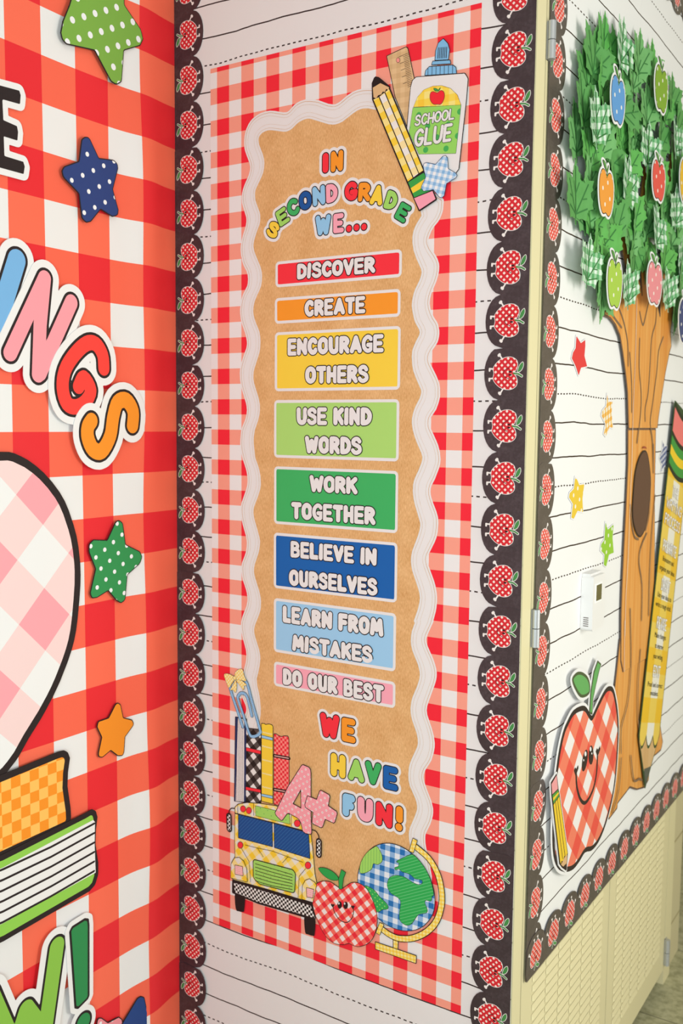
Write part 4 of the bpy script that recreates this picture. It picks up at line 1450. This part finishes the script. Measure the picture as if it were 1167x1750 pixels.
for (S, z) in ((S3[2], 0.0), (S3[1], 0.0012), (S3[0], 0.0024)):
    mb = trunk.mb()
    mb.solid(contour(S, 0.0, 0.003, 0.0004), z, z + 0.0008, BRN)
    mb.flat(contour(S, -0.0035, 0.003, 0.0004), z + 0.001, woodm)
    if S is S3[0]:
        mb.flat([zk1([(426, 1325), (706, 1325), (704, 1349), (426, 1349)])], z + 0.0011, woodm)
    if S is S3[1]:
        mb.flat([zk2([(374, 2225), (600, 2098), (640, 2000), (652, 2010), (622, 2118), (376, 2262)])], z + 0.0011, woodm)
    trunk.part('trunk_section', mb)
gr = Shape()
for zz, pts in ((zk1, [(320, 150), (370, 290), (410, 500), (415, 730)]), (zk1, [(530, 190), (545, 270), (565, 325), (590, 230), (620, 100)]), (zk1, [(530, 460), (525, 750), (545, 1000), (540, 1200), (505, 1500)]),
                (zk1, [(700, 130), (690, 300), (650, 450), (635, 700), (615, 1000), (585, 1150), (585, 1280)]), (zk1, [(765, 445), (720, 580), (700, 800), (660, 1100), (635, 1300), (660, 1480), (668, 1750)]),
                (zk1, [(262, 180), (270, 240), (350, 350)]), (zk1, [(430, 600), (450, 900), (450, 1190)]),
                (zk2, [(602, 880), (540, 1030), (525, 1180), (555, 1400), (550, 1750)]), (zk2, [(635, 470), (628, 680), (590, 855)]), (zk2, [(440, 600), (455, 800), (480, 915), (518, 942)]),
                (zk2, [(668, 0), (668, 280)]), (zk2, [(685, 500), (650, 900), (630, 1300), (622, 1700)]),
                (zk3, [(450, 340), (430, 620), (430, 920), (450, 1090)]), (zk3, [(365, 0), (370, 500), (340, 800), (290, 990), (288, 1200)]), (zk3, [(370, 1220), (385, 1370), (402, 1432), (440, 1412), (462, 1425)]), (zk3, [(290, 1240), (270, 1500), (215, 1700)])):
    gr.stroke(smooth(zz(pts), False, 3), 0.0022)
mb = trunk.mb()
mb.flat(contour(gr, 0, 0.0026, 0.0004), 0.0040, mat((140, 110, 80), RR))
trunk.part('bark_line', mb)
mb = trunk.mb()
gapS = Shape().stroke(zk1([(500, 60), (490, 500), (480, 800), (462, 1200), (450, 1750)]) + zk2([(440, 400), (415, 1100), (392, 1500), (382, 1900)]) + zk3([(318, 100), (312, 520)]), 0.0011)
mb.flat(contour(gapS, 0, 0.0012), 0.0042, mat((232, 220, 204), RR))
trunk.part('cut_edge', mb, None, 'pale slit along the gap between the locker doors')
hol = Shape().poly(smooth(zk2([(572, 70), (604, 105), (628, 250), (636, 400), (620, 600), (590, 800), (552, 888), (522, 905), (486, 840), (460, 700), (470, 450), (490, 260), (530, 125)]), True, 3))
mb = trunk.mb()
mb.flat(contour(hol, 0.003, 0.0026), 0.0043, KR)
mb.flat(contour(hol, 0, 0.0026), 0.0045, mat((96, 58, 42), RR, 0.4, 0.35))
mb.flat([zk1([(553, 1558), (562, 1538), (575, 1530), (590, 1538), (600, 1560), (576, 1548)])], 0.0045, mat((176, 84, 54), RR))
trunk.part('hollow', mb, None, 'glossy dark brown hollow')

# leaves
half = [(0.0, 0.57), (0.03, 0.48), (0.065, 0.46), (0.068, 0.40), (0.115, 0.37), (0.115, 0.28), (0.16, 0.25), (0.20, 0.29), (0.235, 0.27), (0.265, 0.33), (0.32, 0.29), (0.44, 0.30), (0.40, 0.20), (0.42, 0.15), (0.36, 0.10), (0.37, 0.03), (0.42, -0.02), (0.40, -0.09), (0.43, -0.15), (0.31, -0.18), (0.27, -0.25), (0.25, -0.36), (0.15, -0.33), (0.08, -0.35), (0.02, -0.33), (0.014, -0.44)]
half = [(x, y * 0.70) for x, y in half]


def leaf_mesh(name, face, vein, edge):
    """two flat halves folded a little along the midrib"""
    mb = MB()
    veins = Shape()
    for e in ((0, 0.32), (0.30, 0.155), (0.27, -0.115)):
        veins.stroke([(0, -0.19), e], 0.0085)
    for e in (((0, 0.03), (0.085, 0.155)), ((0.15, -0.02), (0.26, -0.005)), ((0.0, -0.30), (0.0, -0.19))):
        veins.stroke(list(e), 0.007)
    veins.poly([(-1, -1), (-0.0005, -1), (-0.0005, 1), (-1, 1)], True)
    vl = contour(veins, 0, 0.006)
    rp = half + [(0.0, -0.31)]
    for sg in (1, -1):
        mb.solid([[(sg * x, y) for x, y in rp]], 0.0, 0.006, face, edge)
        mb.flat([[(sg * x, y) for x, y in l] for l in vl], 0.010, vein)
    me = mb.mesh(name)
    for v in me.vertices:
        v.co.z += 0.14 * abs(v.co.x)
    return me


def leaf_plain(name, c):
    m, nt, b = bsdf(name, 0.5, 0.3)
    g = NG(nt)
    tc = g.n('ShaderNodeTexCoord')
    f = g.noise(5.0, 3.0, tc.outputs['Object'])
    nt.links.new(g.mix(f, C(*[x - 12 for x in c], RR), C(*[x + 12 for x in c], RR)), b.inputs['Base Color'])
    return m


veinm = mat((62, 128, 62), RR)
leafs = [leaf_mesh('leaf', leaf_plain('leaf_green_%s' % k, c), veinm, mat((110, 170, 90), RR)) for k, c in (('a', (100, 182, 84)), ('b', (96, 166, 84)), ('c', (118, 184, 106)))]


def leaf_plaid():
    m, nt, b = bsdf('leaf_plaid', 0.55, 0.25)
    g = NG(nt)
    X, Y, tc = g.coords(0.1, 0.135, 0.135)
    f = g.noise(9.0, 3.0, tc.outputs['Object'])
    a_ = g.math('LESS_THAN', g.math('FRACT', g.math('ADD', X, g.math('MULTIPLY', f, 0.25))), 0.5)
    c_ = g.math('LESS_THAN', g.math('FRACT', g.math('ADD', Y, g.math('MULTIPLY', f, 0.25))), 0.5)
    col = g.mix(a_, C(232, 244, 222, RR), C(158, 206, 154, RR))
    col2 = g.mix(a_, C(158, 206, 154, RR), C(94, 170, 104, RR))
    nt.links.new(g.mix(c_, col, col2), b.inputs['Base Color'])
    return m


plaidleaf = leaf_mesh('plaid_leaf', leaf_plaid(), veinm, mat((200, 226, 190), RR))
t1 = lambda x, y: (950 + x / 5.378, 20 + y / 5.378)
t2 = lambda x, y: (950 + x / 5.378, 280 + y / 5.378)
PL = [(t1, 435, 300, 490, 0), (t1, 275, 560, 520, 8), (t1, 760, 430, 480, -4), (t1, 870, 520, 470, -2), (t1, 1065, 790, 500, -2), (t1, 175, 1130, 560, 20), (t1, 430, 760, 540, -14), (t1, 640, 840, 540, -28),
      (t1, 830, 900, 520, 4), (t1, 590, 1110, 540, 22), (t1, 960, 1150, 500, -8), (t1, 690, 1220, 500, 6), (t1, 300, 1280, 500, 6), (t1, 480, 1330, 460, -18), (t1, 870, 1350, 480, 8), (t1, 1080, 1360, 480, 4), (t1, 240, 850, 480, 14), (t1, 540, 620, 440, 6), (t1, 1000, 880, 440, 6),
      (t2, 175, 300, 560, 6), (t2, 320, 170, 480, -6), (t2, 330, 520, 560, -12), (t2, 530, 540, 540, 24), (t2, 670, 680, 520, 4), (t2, 470, 730, 540, 10), (t2, 850, 240, 540, -4), (t2, 830, 520, 540, 6), (t2, 840, 860, 520, 172),
      (t2, 970, 300, 480, 12), (t2, 1060, 640, 500, -4), (t2, 1000, 860, 480, -10), (t2, 1090, 960, 480, -4), (t2, 420, 1190, 640, 176), (t2, 1095, 1340, 520, 178), (t2, 560, 220, 460, -12), (t2, 410, 930, 460, 168), (t2, 690, 480, 420, 14), (t2, 1140, 520, 480, 6), (t2, 1150, 1080, 460, -12), (t2, 930, 560, 460, -16), (t2, 1100, 180, 460, 8)]
PL += [(t1, 700, 560, 0, 10), (t1, 560, 440, 0, -8), (t1, 480, 920, 0, 16), (t1, 740, 1040, 0, -20), (t1, 910, 720, 0, 8), (t1, 350, 420, 0, -14), (t1, 410, 1170, 0, 12), (t1, 650, 1370, 0, -6), (t1, 1120, 1010, 0, 10),
       (t2, 250, 420, 0, 14), (t2, 430, 640, 0, -10), (t2, 640, 60, 0, 8), (t2, 740, 610, 0, -12), (t2, 920, 110, 0, 10), (t2, 720, 860, 0, -170), (t2, 1000, 470, 0, 6), (t2, 380, 840, 0, -12)]
PP = [(t1, 600, 330, 500, -3), (t1, 365, 1010, 600, 8), (t1, 840, 1270, 460, 4), (t1, 1095, 1170, 520, 6), (t2, 650, 190, 480, -4), (t2, 920, 610, 400, -6), (t2, 1100, 430, 480, 4), (t2, 290, 930, 560, -3), (t2, 655, 1140, 520, 14), (t2, 1020, 1180, 480, 14), (t2, 1155, 880, 380, 2)]
# dotted apples (also the landmarks the leaves are described by)
TA = [('blue', t1, 495, 632, 600, 1048, 505, (104, 164, 216)), ('olive green', t1, 898, 1027, 505, 935, 435, (140, 178, 52)), ('orange', t2, 383, 528, 55, 492, -65, (250, 164, 62)), ('red', t2, 876, 1002, -25, 350, -100, (240, 92, 76)),
      ('lime green', t2, 463, 606, 880, 1340, 830, (178, 212, 78)), ('salmon pink', t2, 831, 973, 905, 1305, 825, (246, 150, 150)), ('yellow', t2, 1128, 1265, -30, 390, -110, (248, 196, 52)), ('navy blue', t2, 1120, 1265, 1250, 1665, 1170, (72, 82, 124))]
marks = []
for nm, tt, xa, xb, ya, yb_, ys, c in TA:
    marks.append((nm, FR.at(*tt((xa + xb) / 2, (ya + yb_) / 2))))
used = {}
rngl = random.Random(3)
allL = [(l, False) for l in PL] + [(l, True) for l in PP]
for idx, ((tt, x, y, hz, rot), plaid) in enumerate(allL):
    x_, y_ = tt(x, y)
    nn = 0.0070 + (0.0085 if plaid else 0.0) + rngl.uniform(0, 0.0060)
    u, v = FR.at(x_, y_, nn)
    a1, b1 = FR.at(x_, y_ - hz / 5.378 / 2, nn), FR.at(x_, y_ + hz / 5.378 / 2, nn)
    size = 0.126 * rngl.uniform(0.95, 1.06)
    best = min(marks, key=lambda m_: (m_[1][0] - u) ** 2 + (m_[1][1] - v) ** 2)
    du, dv = u - best[1][0], v - best[1][1]
    ang = math.degrees(math.atan2(dv, du))
    direction = ['right of', 'above and right of', 'above', 'above and left of', 'left of', 'below and left of', 'below', 'below and right of'][int(((ang + 22.5) % 360) // 45)]
    key = ('%s paper leaf, %s the %s apple' % ('green and white plaid' if plaid else 'plain green', direction, best[0]))
    used.setdefault(key, []).append((math.hypot(du, dv), idx))
    o = bpy.data.objects.new('plaid_leaf' if plaid else 'leaf', plaidleaf if plaid else leafs[idx % 3])
    COL.objects.link(o)
    R_ = Matrix.Rotation(math.radians(rot + rngl.uniform(-5, 5)), 4, 'Z')
    tilt = Matrix.Rotation(math.radians(rngl.uniform(-5, 5)), 4, 'Y') @ Matrix.Rotation(math.radians(rngl.uniform(-4, 3)), 4, 'X')
    o.matrix_world = FR.mat(u, v, nn) @ R_ @ tilt @ Matrix.Scale(size, 4)
    tagp(o, key, 'leaf', 'plaid leaves on the paper tree' if plaid else 'green leaves on the paper tree')
    o['i'] = idx
leaf_objs = {o['i']: o for o in bpy.data.objects if 'i' in o.keys()}
for key, lst in used.items():
    lst.sort()
    if len(lst) > 1:
        for k, (_, i) in enumerate(lst):
            leaf_objs[i]['label'] = key + ', ' + ('nearest to it' if k == 0 else 'farthest from it' if k == len(lst) - 1 else ('second', 'third', 'fourth', 'fifth', 'sixth', 'seventh')[k - 1] + ' nearest to it')
for o in leaf_objs.values():
    del o['i']

appleP = [(0, 0.40), (0.12, 0.50), (0.28, 0.52), (0.42, 0.40), (0.49, 0.18), (0.47, -0.10), (0.38, -0.35), (0.24, -0.49), (0.12, -0.50), (0, -0.46), (-0.12, -0.50), (-0.24, -0.49), (-0.38, -0.35), (-0.47, -0.10), (-0.49, 0.18), (-0.42, 0.40), (-0.28, 0.52), (-0.12, 0.50)]
for nm, tt, xa, xb, ya, yb_, ys, c in TA:
    cx_, cy_ = tt((xa + xb) / 2, (ya + yb_) / 2)
    nn = 0.027
    u, v = FR.at(cx_, cy_, nn)
    hw = abs(FR.at(tt(xb, 0)[0], cy_, nn)[0] - FR.at(tt(xa, 0)[0], cy_, nn)[0])
    hh = abs(FR.at(cx_, tt(0, ya)[1], nn)[1] - FR.at(cx_, tt(0, yb_)[1], nn)[1]) * 0.92
    P = smooth([(u + x * hw * 0.94, v + y * hh) for x, y in appleP], True, 3)
    S = Shape().poly(P)
    stem = Shape().stroke([(u, v + 0.38 * hh), (u + 0.02 * hw, v + 0.52 * hh), (u + 0.08 * hw, v + 0.64 * hh)], 0.0024)
    leaf = Shape().poly(smooth([(u - 0.01 * hw, v + 0.50 * hh), (u - 0.16 * hw, v + 0.56 * hh), (u - 0.30 * hw, v + 0.70 * hh), (u - 0.12 * hw, v + 0.68 * hh)], True, 3))
    U_ = union([S, stem, leaf])
    mb = MB((u, v))
    mb.solid(contour(U_, 0.0042, 0.0016), 0, 0.001, WR)
    t = Thing('apple_cutout', '%s paper apple with white dots on the paper tree' % nm, 'apple', FR, (u, v), nn, 'dotted apples on the paper tree', mb)
    q = t.mb()
    q.flat(contour(S, 0.0004, 0.0014), 0.0012, KR)
    q.flat(contour(S, -0.0010, 0.0014), 0.0014, dotR('apple_dots', c, 0.0255, 0.0032))
    t.part('fruit', q)
    q = t.mb()
    q.flat(contour(stem, 0.0003, 0.0008), 0.0012, KR)
    q.flat(contour(stem, -0.0008, 0.0008), 0.0014, mat((98, 160, 74), RR))
    t.part('stem', q)
    q = t.mb()
    q.flat(contour(leaf, 0.0006, 0.0008), 0.0016, KR)
    q.flat(contour(leaf, -0.0004, 0.0008), 0.0018, mat((98, 160, 74), RR))
    t.part('leaf', q)

# ------------------------------------------------------------------ big smiling apple with pencil
zP = Zoom(FR, 930, 1120, 4.607, .010)
body = smooth(zP([(300, 396), (335, 412), (368, 470), (385, 462), (425, 375), (478, 272), (515, 242), (548, 268), (575, 400), (587, 560), (580, 750), (560, 1000), (522, 1200), (472, 1370), (422, 1480), (372, 1538), (322, 1552), (280, 1620), (232, 1682), (180, 1705), (120, 1690), (82, 1620), (66, 1500), (66, 1300), (78, 1060), (100, 860), (122, 720), (150, 600), (182, 520), (232, 432)]), True, 3)
S = Shape().poly(body)
leafS = Shape().poly(smooth(zP([(225, 170), (260, 132), (300, 132), (340, 165), (360, 220), (360, 290), (330, 325), (285, 330), (245, 272), (222, 210)]), True, 3))
stemS = Shape().poly(zP([(420, 45), (446, 70), (430, 125), (402, 250), (382, 350), (377, 462), (355, 455), (365, 290), (390, 130)]))
lo, hi = S.bbox()
org = ((lo[0] + hi[0]) / 2, (lo[1] + hi[1]) / 2)
mb = MB(org)
mb.solid(contour(union([S, leafS, stemS]), 0.0050, 0.0025), 0, 0.001, WR)
big = Thing('apple_cutout', 'big smiling red gingham paper apple with a pencil, at the foot of the tree', 'apple', FR, org, 0.0085, None, mb)
q = big.mb()
q.flat(contour(S, 0.0, 0.0025), 0.0013, KR)
q.flat(contour(S, -0.0085, 0.0025), 0.0015, gingham('big_apple_gingham', (253, 244, 232), (252, 134, 100), (246, 92, 72), 0.066, None, 0.01, 0.015, 0.80, ref=RR))
big.part('fruit', q)
q = big.mb()
q.flat(contour(leafS, 0.0, 0.002), 0.0013, mat((86, 98, 60), RR))
q.flat(contour(leafS, -0.0050, 0.002), 0.0015, mat((110, 178, 96), RR))
big.part('leaf', q)
q = big.mb()
q.flat(contour(stemS, 0.001, 0.0015), 0.0017, mat((86, 98, 60), RR))
q.flat(contour(stemS, -0.0022, 0.0015), 0.0019, mat((110, 178, 96), RR))
big.part('stem', q)
q = big.mb()
fc = Shape().stroke(smooth(zP([(250, 925), (255, 1030), (280, 1125), (312, 1162), (345, 1135), (385, 1050), (410, 930), (418, 785)]), False, 4), 0.0032)
for cx, cy, rx, ry, sl in ((318, 828, 20, 86, 14), (367, 785, 19, 76, 2)):
    fc.poly(zP([(cx + rx * math.cos(t_) + sl * -math.sin(t_) * 0.9, cy + ry * math.sin(t_)) for t_ in np.linspace(0, 2 * math.pi, 20, endpoint=False)]))
for cx, cy in ((250, 908), (422, 757)):
    fc.poly(zP([(cx - 4, cy + 42), (cx - 18, cy), (cx - 8, cy - 28), (cx, cy - 14), (cx + 16, cy - 46), (cx + 18, cy - 18)]))
q.flat(contour(fc, 0, 0.0016), 0.0018, KR)
q.flat([zP(ell(322, 775, 8, 20)), zP(ell(308, 825, 4, 9)), zP(ell(362, 738, 7, 18)), zP(ell(372, 772, 4, 8))], 0.0020, WR)
big.part('face', q, None, 'smiling face with two tall oval eyes')
zPp = Zoom(FR, 930, 1120, 4.607, .014)
pp = big.mb()
pS = Shape().poly(zPp([(62, 1005), (105, 938), (118, 1055), (128, 1110), (192, 1560), (182, 1692), (150, 1670), (128, 1640), (66, 1100)]))
pp.solid(contour(pS, 0.0038, 0.0016), 0.002, 0.0035, WR)
pp.flat(contour(pS, 0.0012, 0.0016), 0.0038, KR)
pp.flat([zPp([(80, 1178), (126, 1112), (190, 1558), (176, 1590), (164, 1580), (156, 1625), (144, 1618), (138, 1645), (132, 1625)])], 0.0040, mat((250, 208, 54), RR))
ln = Shape()
for k in (0.33, 0.66):
    ln.stroke(zPp([(80 + 46 * k, 1178 - 66 * k), (132 + 58 * k, 1625 - 65 * k)]), 0.0007)
pp.flat(contour(ln, 0, 0.001), 0.0042, KR)
pen2 = big.part('pencil', pp, None, 'yellow pencil with a pink eraser')
pp = big.mb()
pp.flat([zPp([(64, 1015), (104, 945), (114, 1052), (70, 1096)])], 0.0041, mat((248, 166, 160), RR))
big.part('eraser', pp, pen2)
pp = big.mb()
pp.flat([zPp([(70, 1104), (115, 1060), (124, 1106), (80, 1170)])], 0.0041, mat((92, 160, 66), RR))
pp.flat([zPp([(74, 1124), (118, 1076), (121, 1090), (77, 1148)])], 0.0043, mat((250, 208, 54), RR))
big.part('ferrule', pp, pen2)
pp = big.mb()
pp.flat([zPp([(138, 1650), (150, 1628), (166, 1592), (188, 1570), (180, 1685)])], 0.0041, mat((232, 186, 130), RR))
pp.flat([zPp([(152, 1668), (180, 1640), (180, 1688)])], 0.0043, KR)
big.part('point', pp, pen2)

# ------------------------------------------------------------------ writing process pencil poster
WN = 0.012
Lp0, Lp1 = FR.at(1153.8, 686, 0.009), FR.at(1095, 1230, 0.009)
ax = Vector((Lp0[0] - Lp1[0], Lp0[1] - Lp1[1])).normalized()          # up the pencil
px = Vector((ax.y, -ax.x))                                            # across, left to right
W0 = 0.156


def wp(s, t):
    """s metres up the pencil from the scalloped foot, t metres across"""
    p = Vector(Lp1) - ax * 0.0094 + ax * s + px * t
    return (p.x, p.y)


wposter = Thing('pencil_poster', 'giant yellow checked pencil poster on the writing process, right of the trunk', 'poster', FR, wp(0, W0 / 2), WN - 0.004)
YL = gingham('writing_yellow', (252, 246, 226), (252, 214, 84), (252, 198, 22), 0.105, 0.100, 0.0285, 0.004, math.atan2(px.y, px.x), 0.5, RR, 0.35)
mb = wposter.mb()
H_ = 0.657
outl = Shape().poly([wp(-0.022, 0), wp(-0.126, 0.088), wp(-0.022, W0), wp(H_, W0), wp(H_, 0)])
mb.solid(contour(outl, 0.002, 0.0025), 0, 0.001, mat((60, 84, 46), RR))
sc_ = []
for k in range(3):
    for i in range(9):
        t_ = i / 8.0
        sc_.append((k * W0 / 3 + t_ * W0 / 3, -0.020 - 0.022 * math.sin(math.pi * t_)))
mb.flat([[wp(0.522, 0.002), wp(0.522, W0 - 0.002)] + [wp(s, min(max(t, 0.002), W0 - 0.002)) for t, s in reversed(sc_)]], 0.0013, YL)
wposter.part('shaft', mb)
mb = wposter.mb()
mb.flat([[wp(-0.026, 0.003)] + [wp(s - 0.006, min(max(t, 0.003), W0 - 0.003)) for t, s in sc_] + [wp(-0.026, W0 - 0.003), wp(-0.088, 0.110), wp(-0.092, 0.063)]], 0.0012, wood_print('pencil_wood', (222, 172, 108), (232, 188, 128), RR, 30, 3))
mb.flat([[wp(-0.084, 0.112), wp(-0.088, 0.062), wp(-0.123, 0.088)]], 0.0014, mat((96, 98, 84), RR))
wposter.part('point', mb)
mb = wposter.mb()
for s0, s1, c in ((0.520, 0.530, (44, 50, 30)), (0.530, 0.549, (70, 156, 62)), (0.549, 0.568, (250, 208, 44)), (0.568, 0.587, (70, 156, 62)), (0.587, 0.597, (44, 50, 30)), (0.597, 0.646, (250, 130, 120)), (0.646, H_, (44, 50, 30))):
    arc = [(t, 0.012 * math.sin(math.pi * t / W0)) for t in np.linspace(0.0015, W0 - 0.0015, 9)]
    mb.flat([[wp(s0 - d, t) for t, d in arc] + [wp(s1 - d, t) for t, d in reversed(arc)]], 0.0016, mat(c, RR))
wposter.part('eraser_band', mb, None, 'green and yellow bands under a pink eraser')


def wtext(text, s, hgt, width, big_):
    q = wposter.mb()
    if big_:
        def tr(S):
            for i, (k_, P, r, sub) in enumerate(S.it):
                S.it[i] = (k_, np.array([wp(s + y, x) for x, y in P]), r, sub)
            return S
        sh = [tr(g_) for g_ in word_shapes(text, W0 / 2 - width / 2, W0 / 2 + width / 2, 0, hgt, 0.075, gap=0.04)]
        q.flat(contour(union(sh), 0.0006, 0.0008), 0.0017, mat((150, 130, 70), RR))
        q.flat(contour(union(sh), 0.0, 0.0008), 0.0019, WR)
        wposter.part('lettering', q, None, 'white word %s' % text)
    else:
        cu = bpy.data.curves.new('t', 'FONT')
        cu.body = text
        cu.size = 1.0
        cu.align_x = 'CENTER'
        ob = bpy.data.objects.new('t', cu)
        COL.objects.link(ob)
        dg = bpy.context.evaluated_depsgraph_get()
        me = ob.evaluated_get(dg).to_mesh()
        xs = [v.co.x for v in me.vertices]
        k = width / (max(xs) - min(xs))
        b = len(q.v)
        for v in me.vertices:
            p = wp(s + v.co.y * hgt, W0 / 2 + v.co.x * k)
            q.v.append((p[0] - q.org[0], p[1] - q.org[1], 0.0018))
        ik = mat((52, 46, 30), RR)
        for p in me.polygons:
            q.face(tuple(b + i for i in p.vertices), ik)
        ob.evaluated_get(dg).to_mesh_clear()
        bpy.data.objects.remove(ob)
        bpy.data.curves.remove(cu)
        wposter.part('caption', q)


for text, s, hgt, width, bg_ in (('THE', 0.4812, 0.022, 0.052, 1), ('WRITING', 0.4506, 0.023, 0.128, 1), ('PROCESS', 0.4169, 0.023, 0.128, 1), ('PREWRITE', 0.3624, 0.025, 0.112, 1), ('Brainstorm and', 0.3368, 0.0150, 0.090, 0), ('organize your ideas.', 0.3170, 0.0150, 0.126, 0),
                                 ('DRAFT', 0.2846, 0.025, 0.072, 1), ('Use your ideas to', 0.2620, 0.0150, 0.112, 0), ('write a rough draft.', 0.2424, 0.0150, 0.126, 0), ('REVISE', 0.2061, 0.025, 0.080, 1), ('Make changes', 0.1809, 0.0150, 0.090, 0),
                                 ('to improve', 0.1600, 0.0150, 0.066, 0), ('your writing.', 0.1387, 0.0150, 0.076, 0), ('EDIT', 0.1084, 0.024, 0.056, 1), ('Proof and correct', 0.0810, 0.0140, 0.116, 0), ('mistakes.', 0.0640, 0.0140, 0.062, 0)):
    s -= hgt * (0.5 if bg_ else 0.35)
    wtext(text, s, hgt, width, bg_)
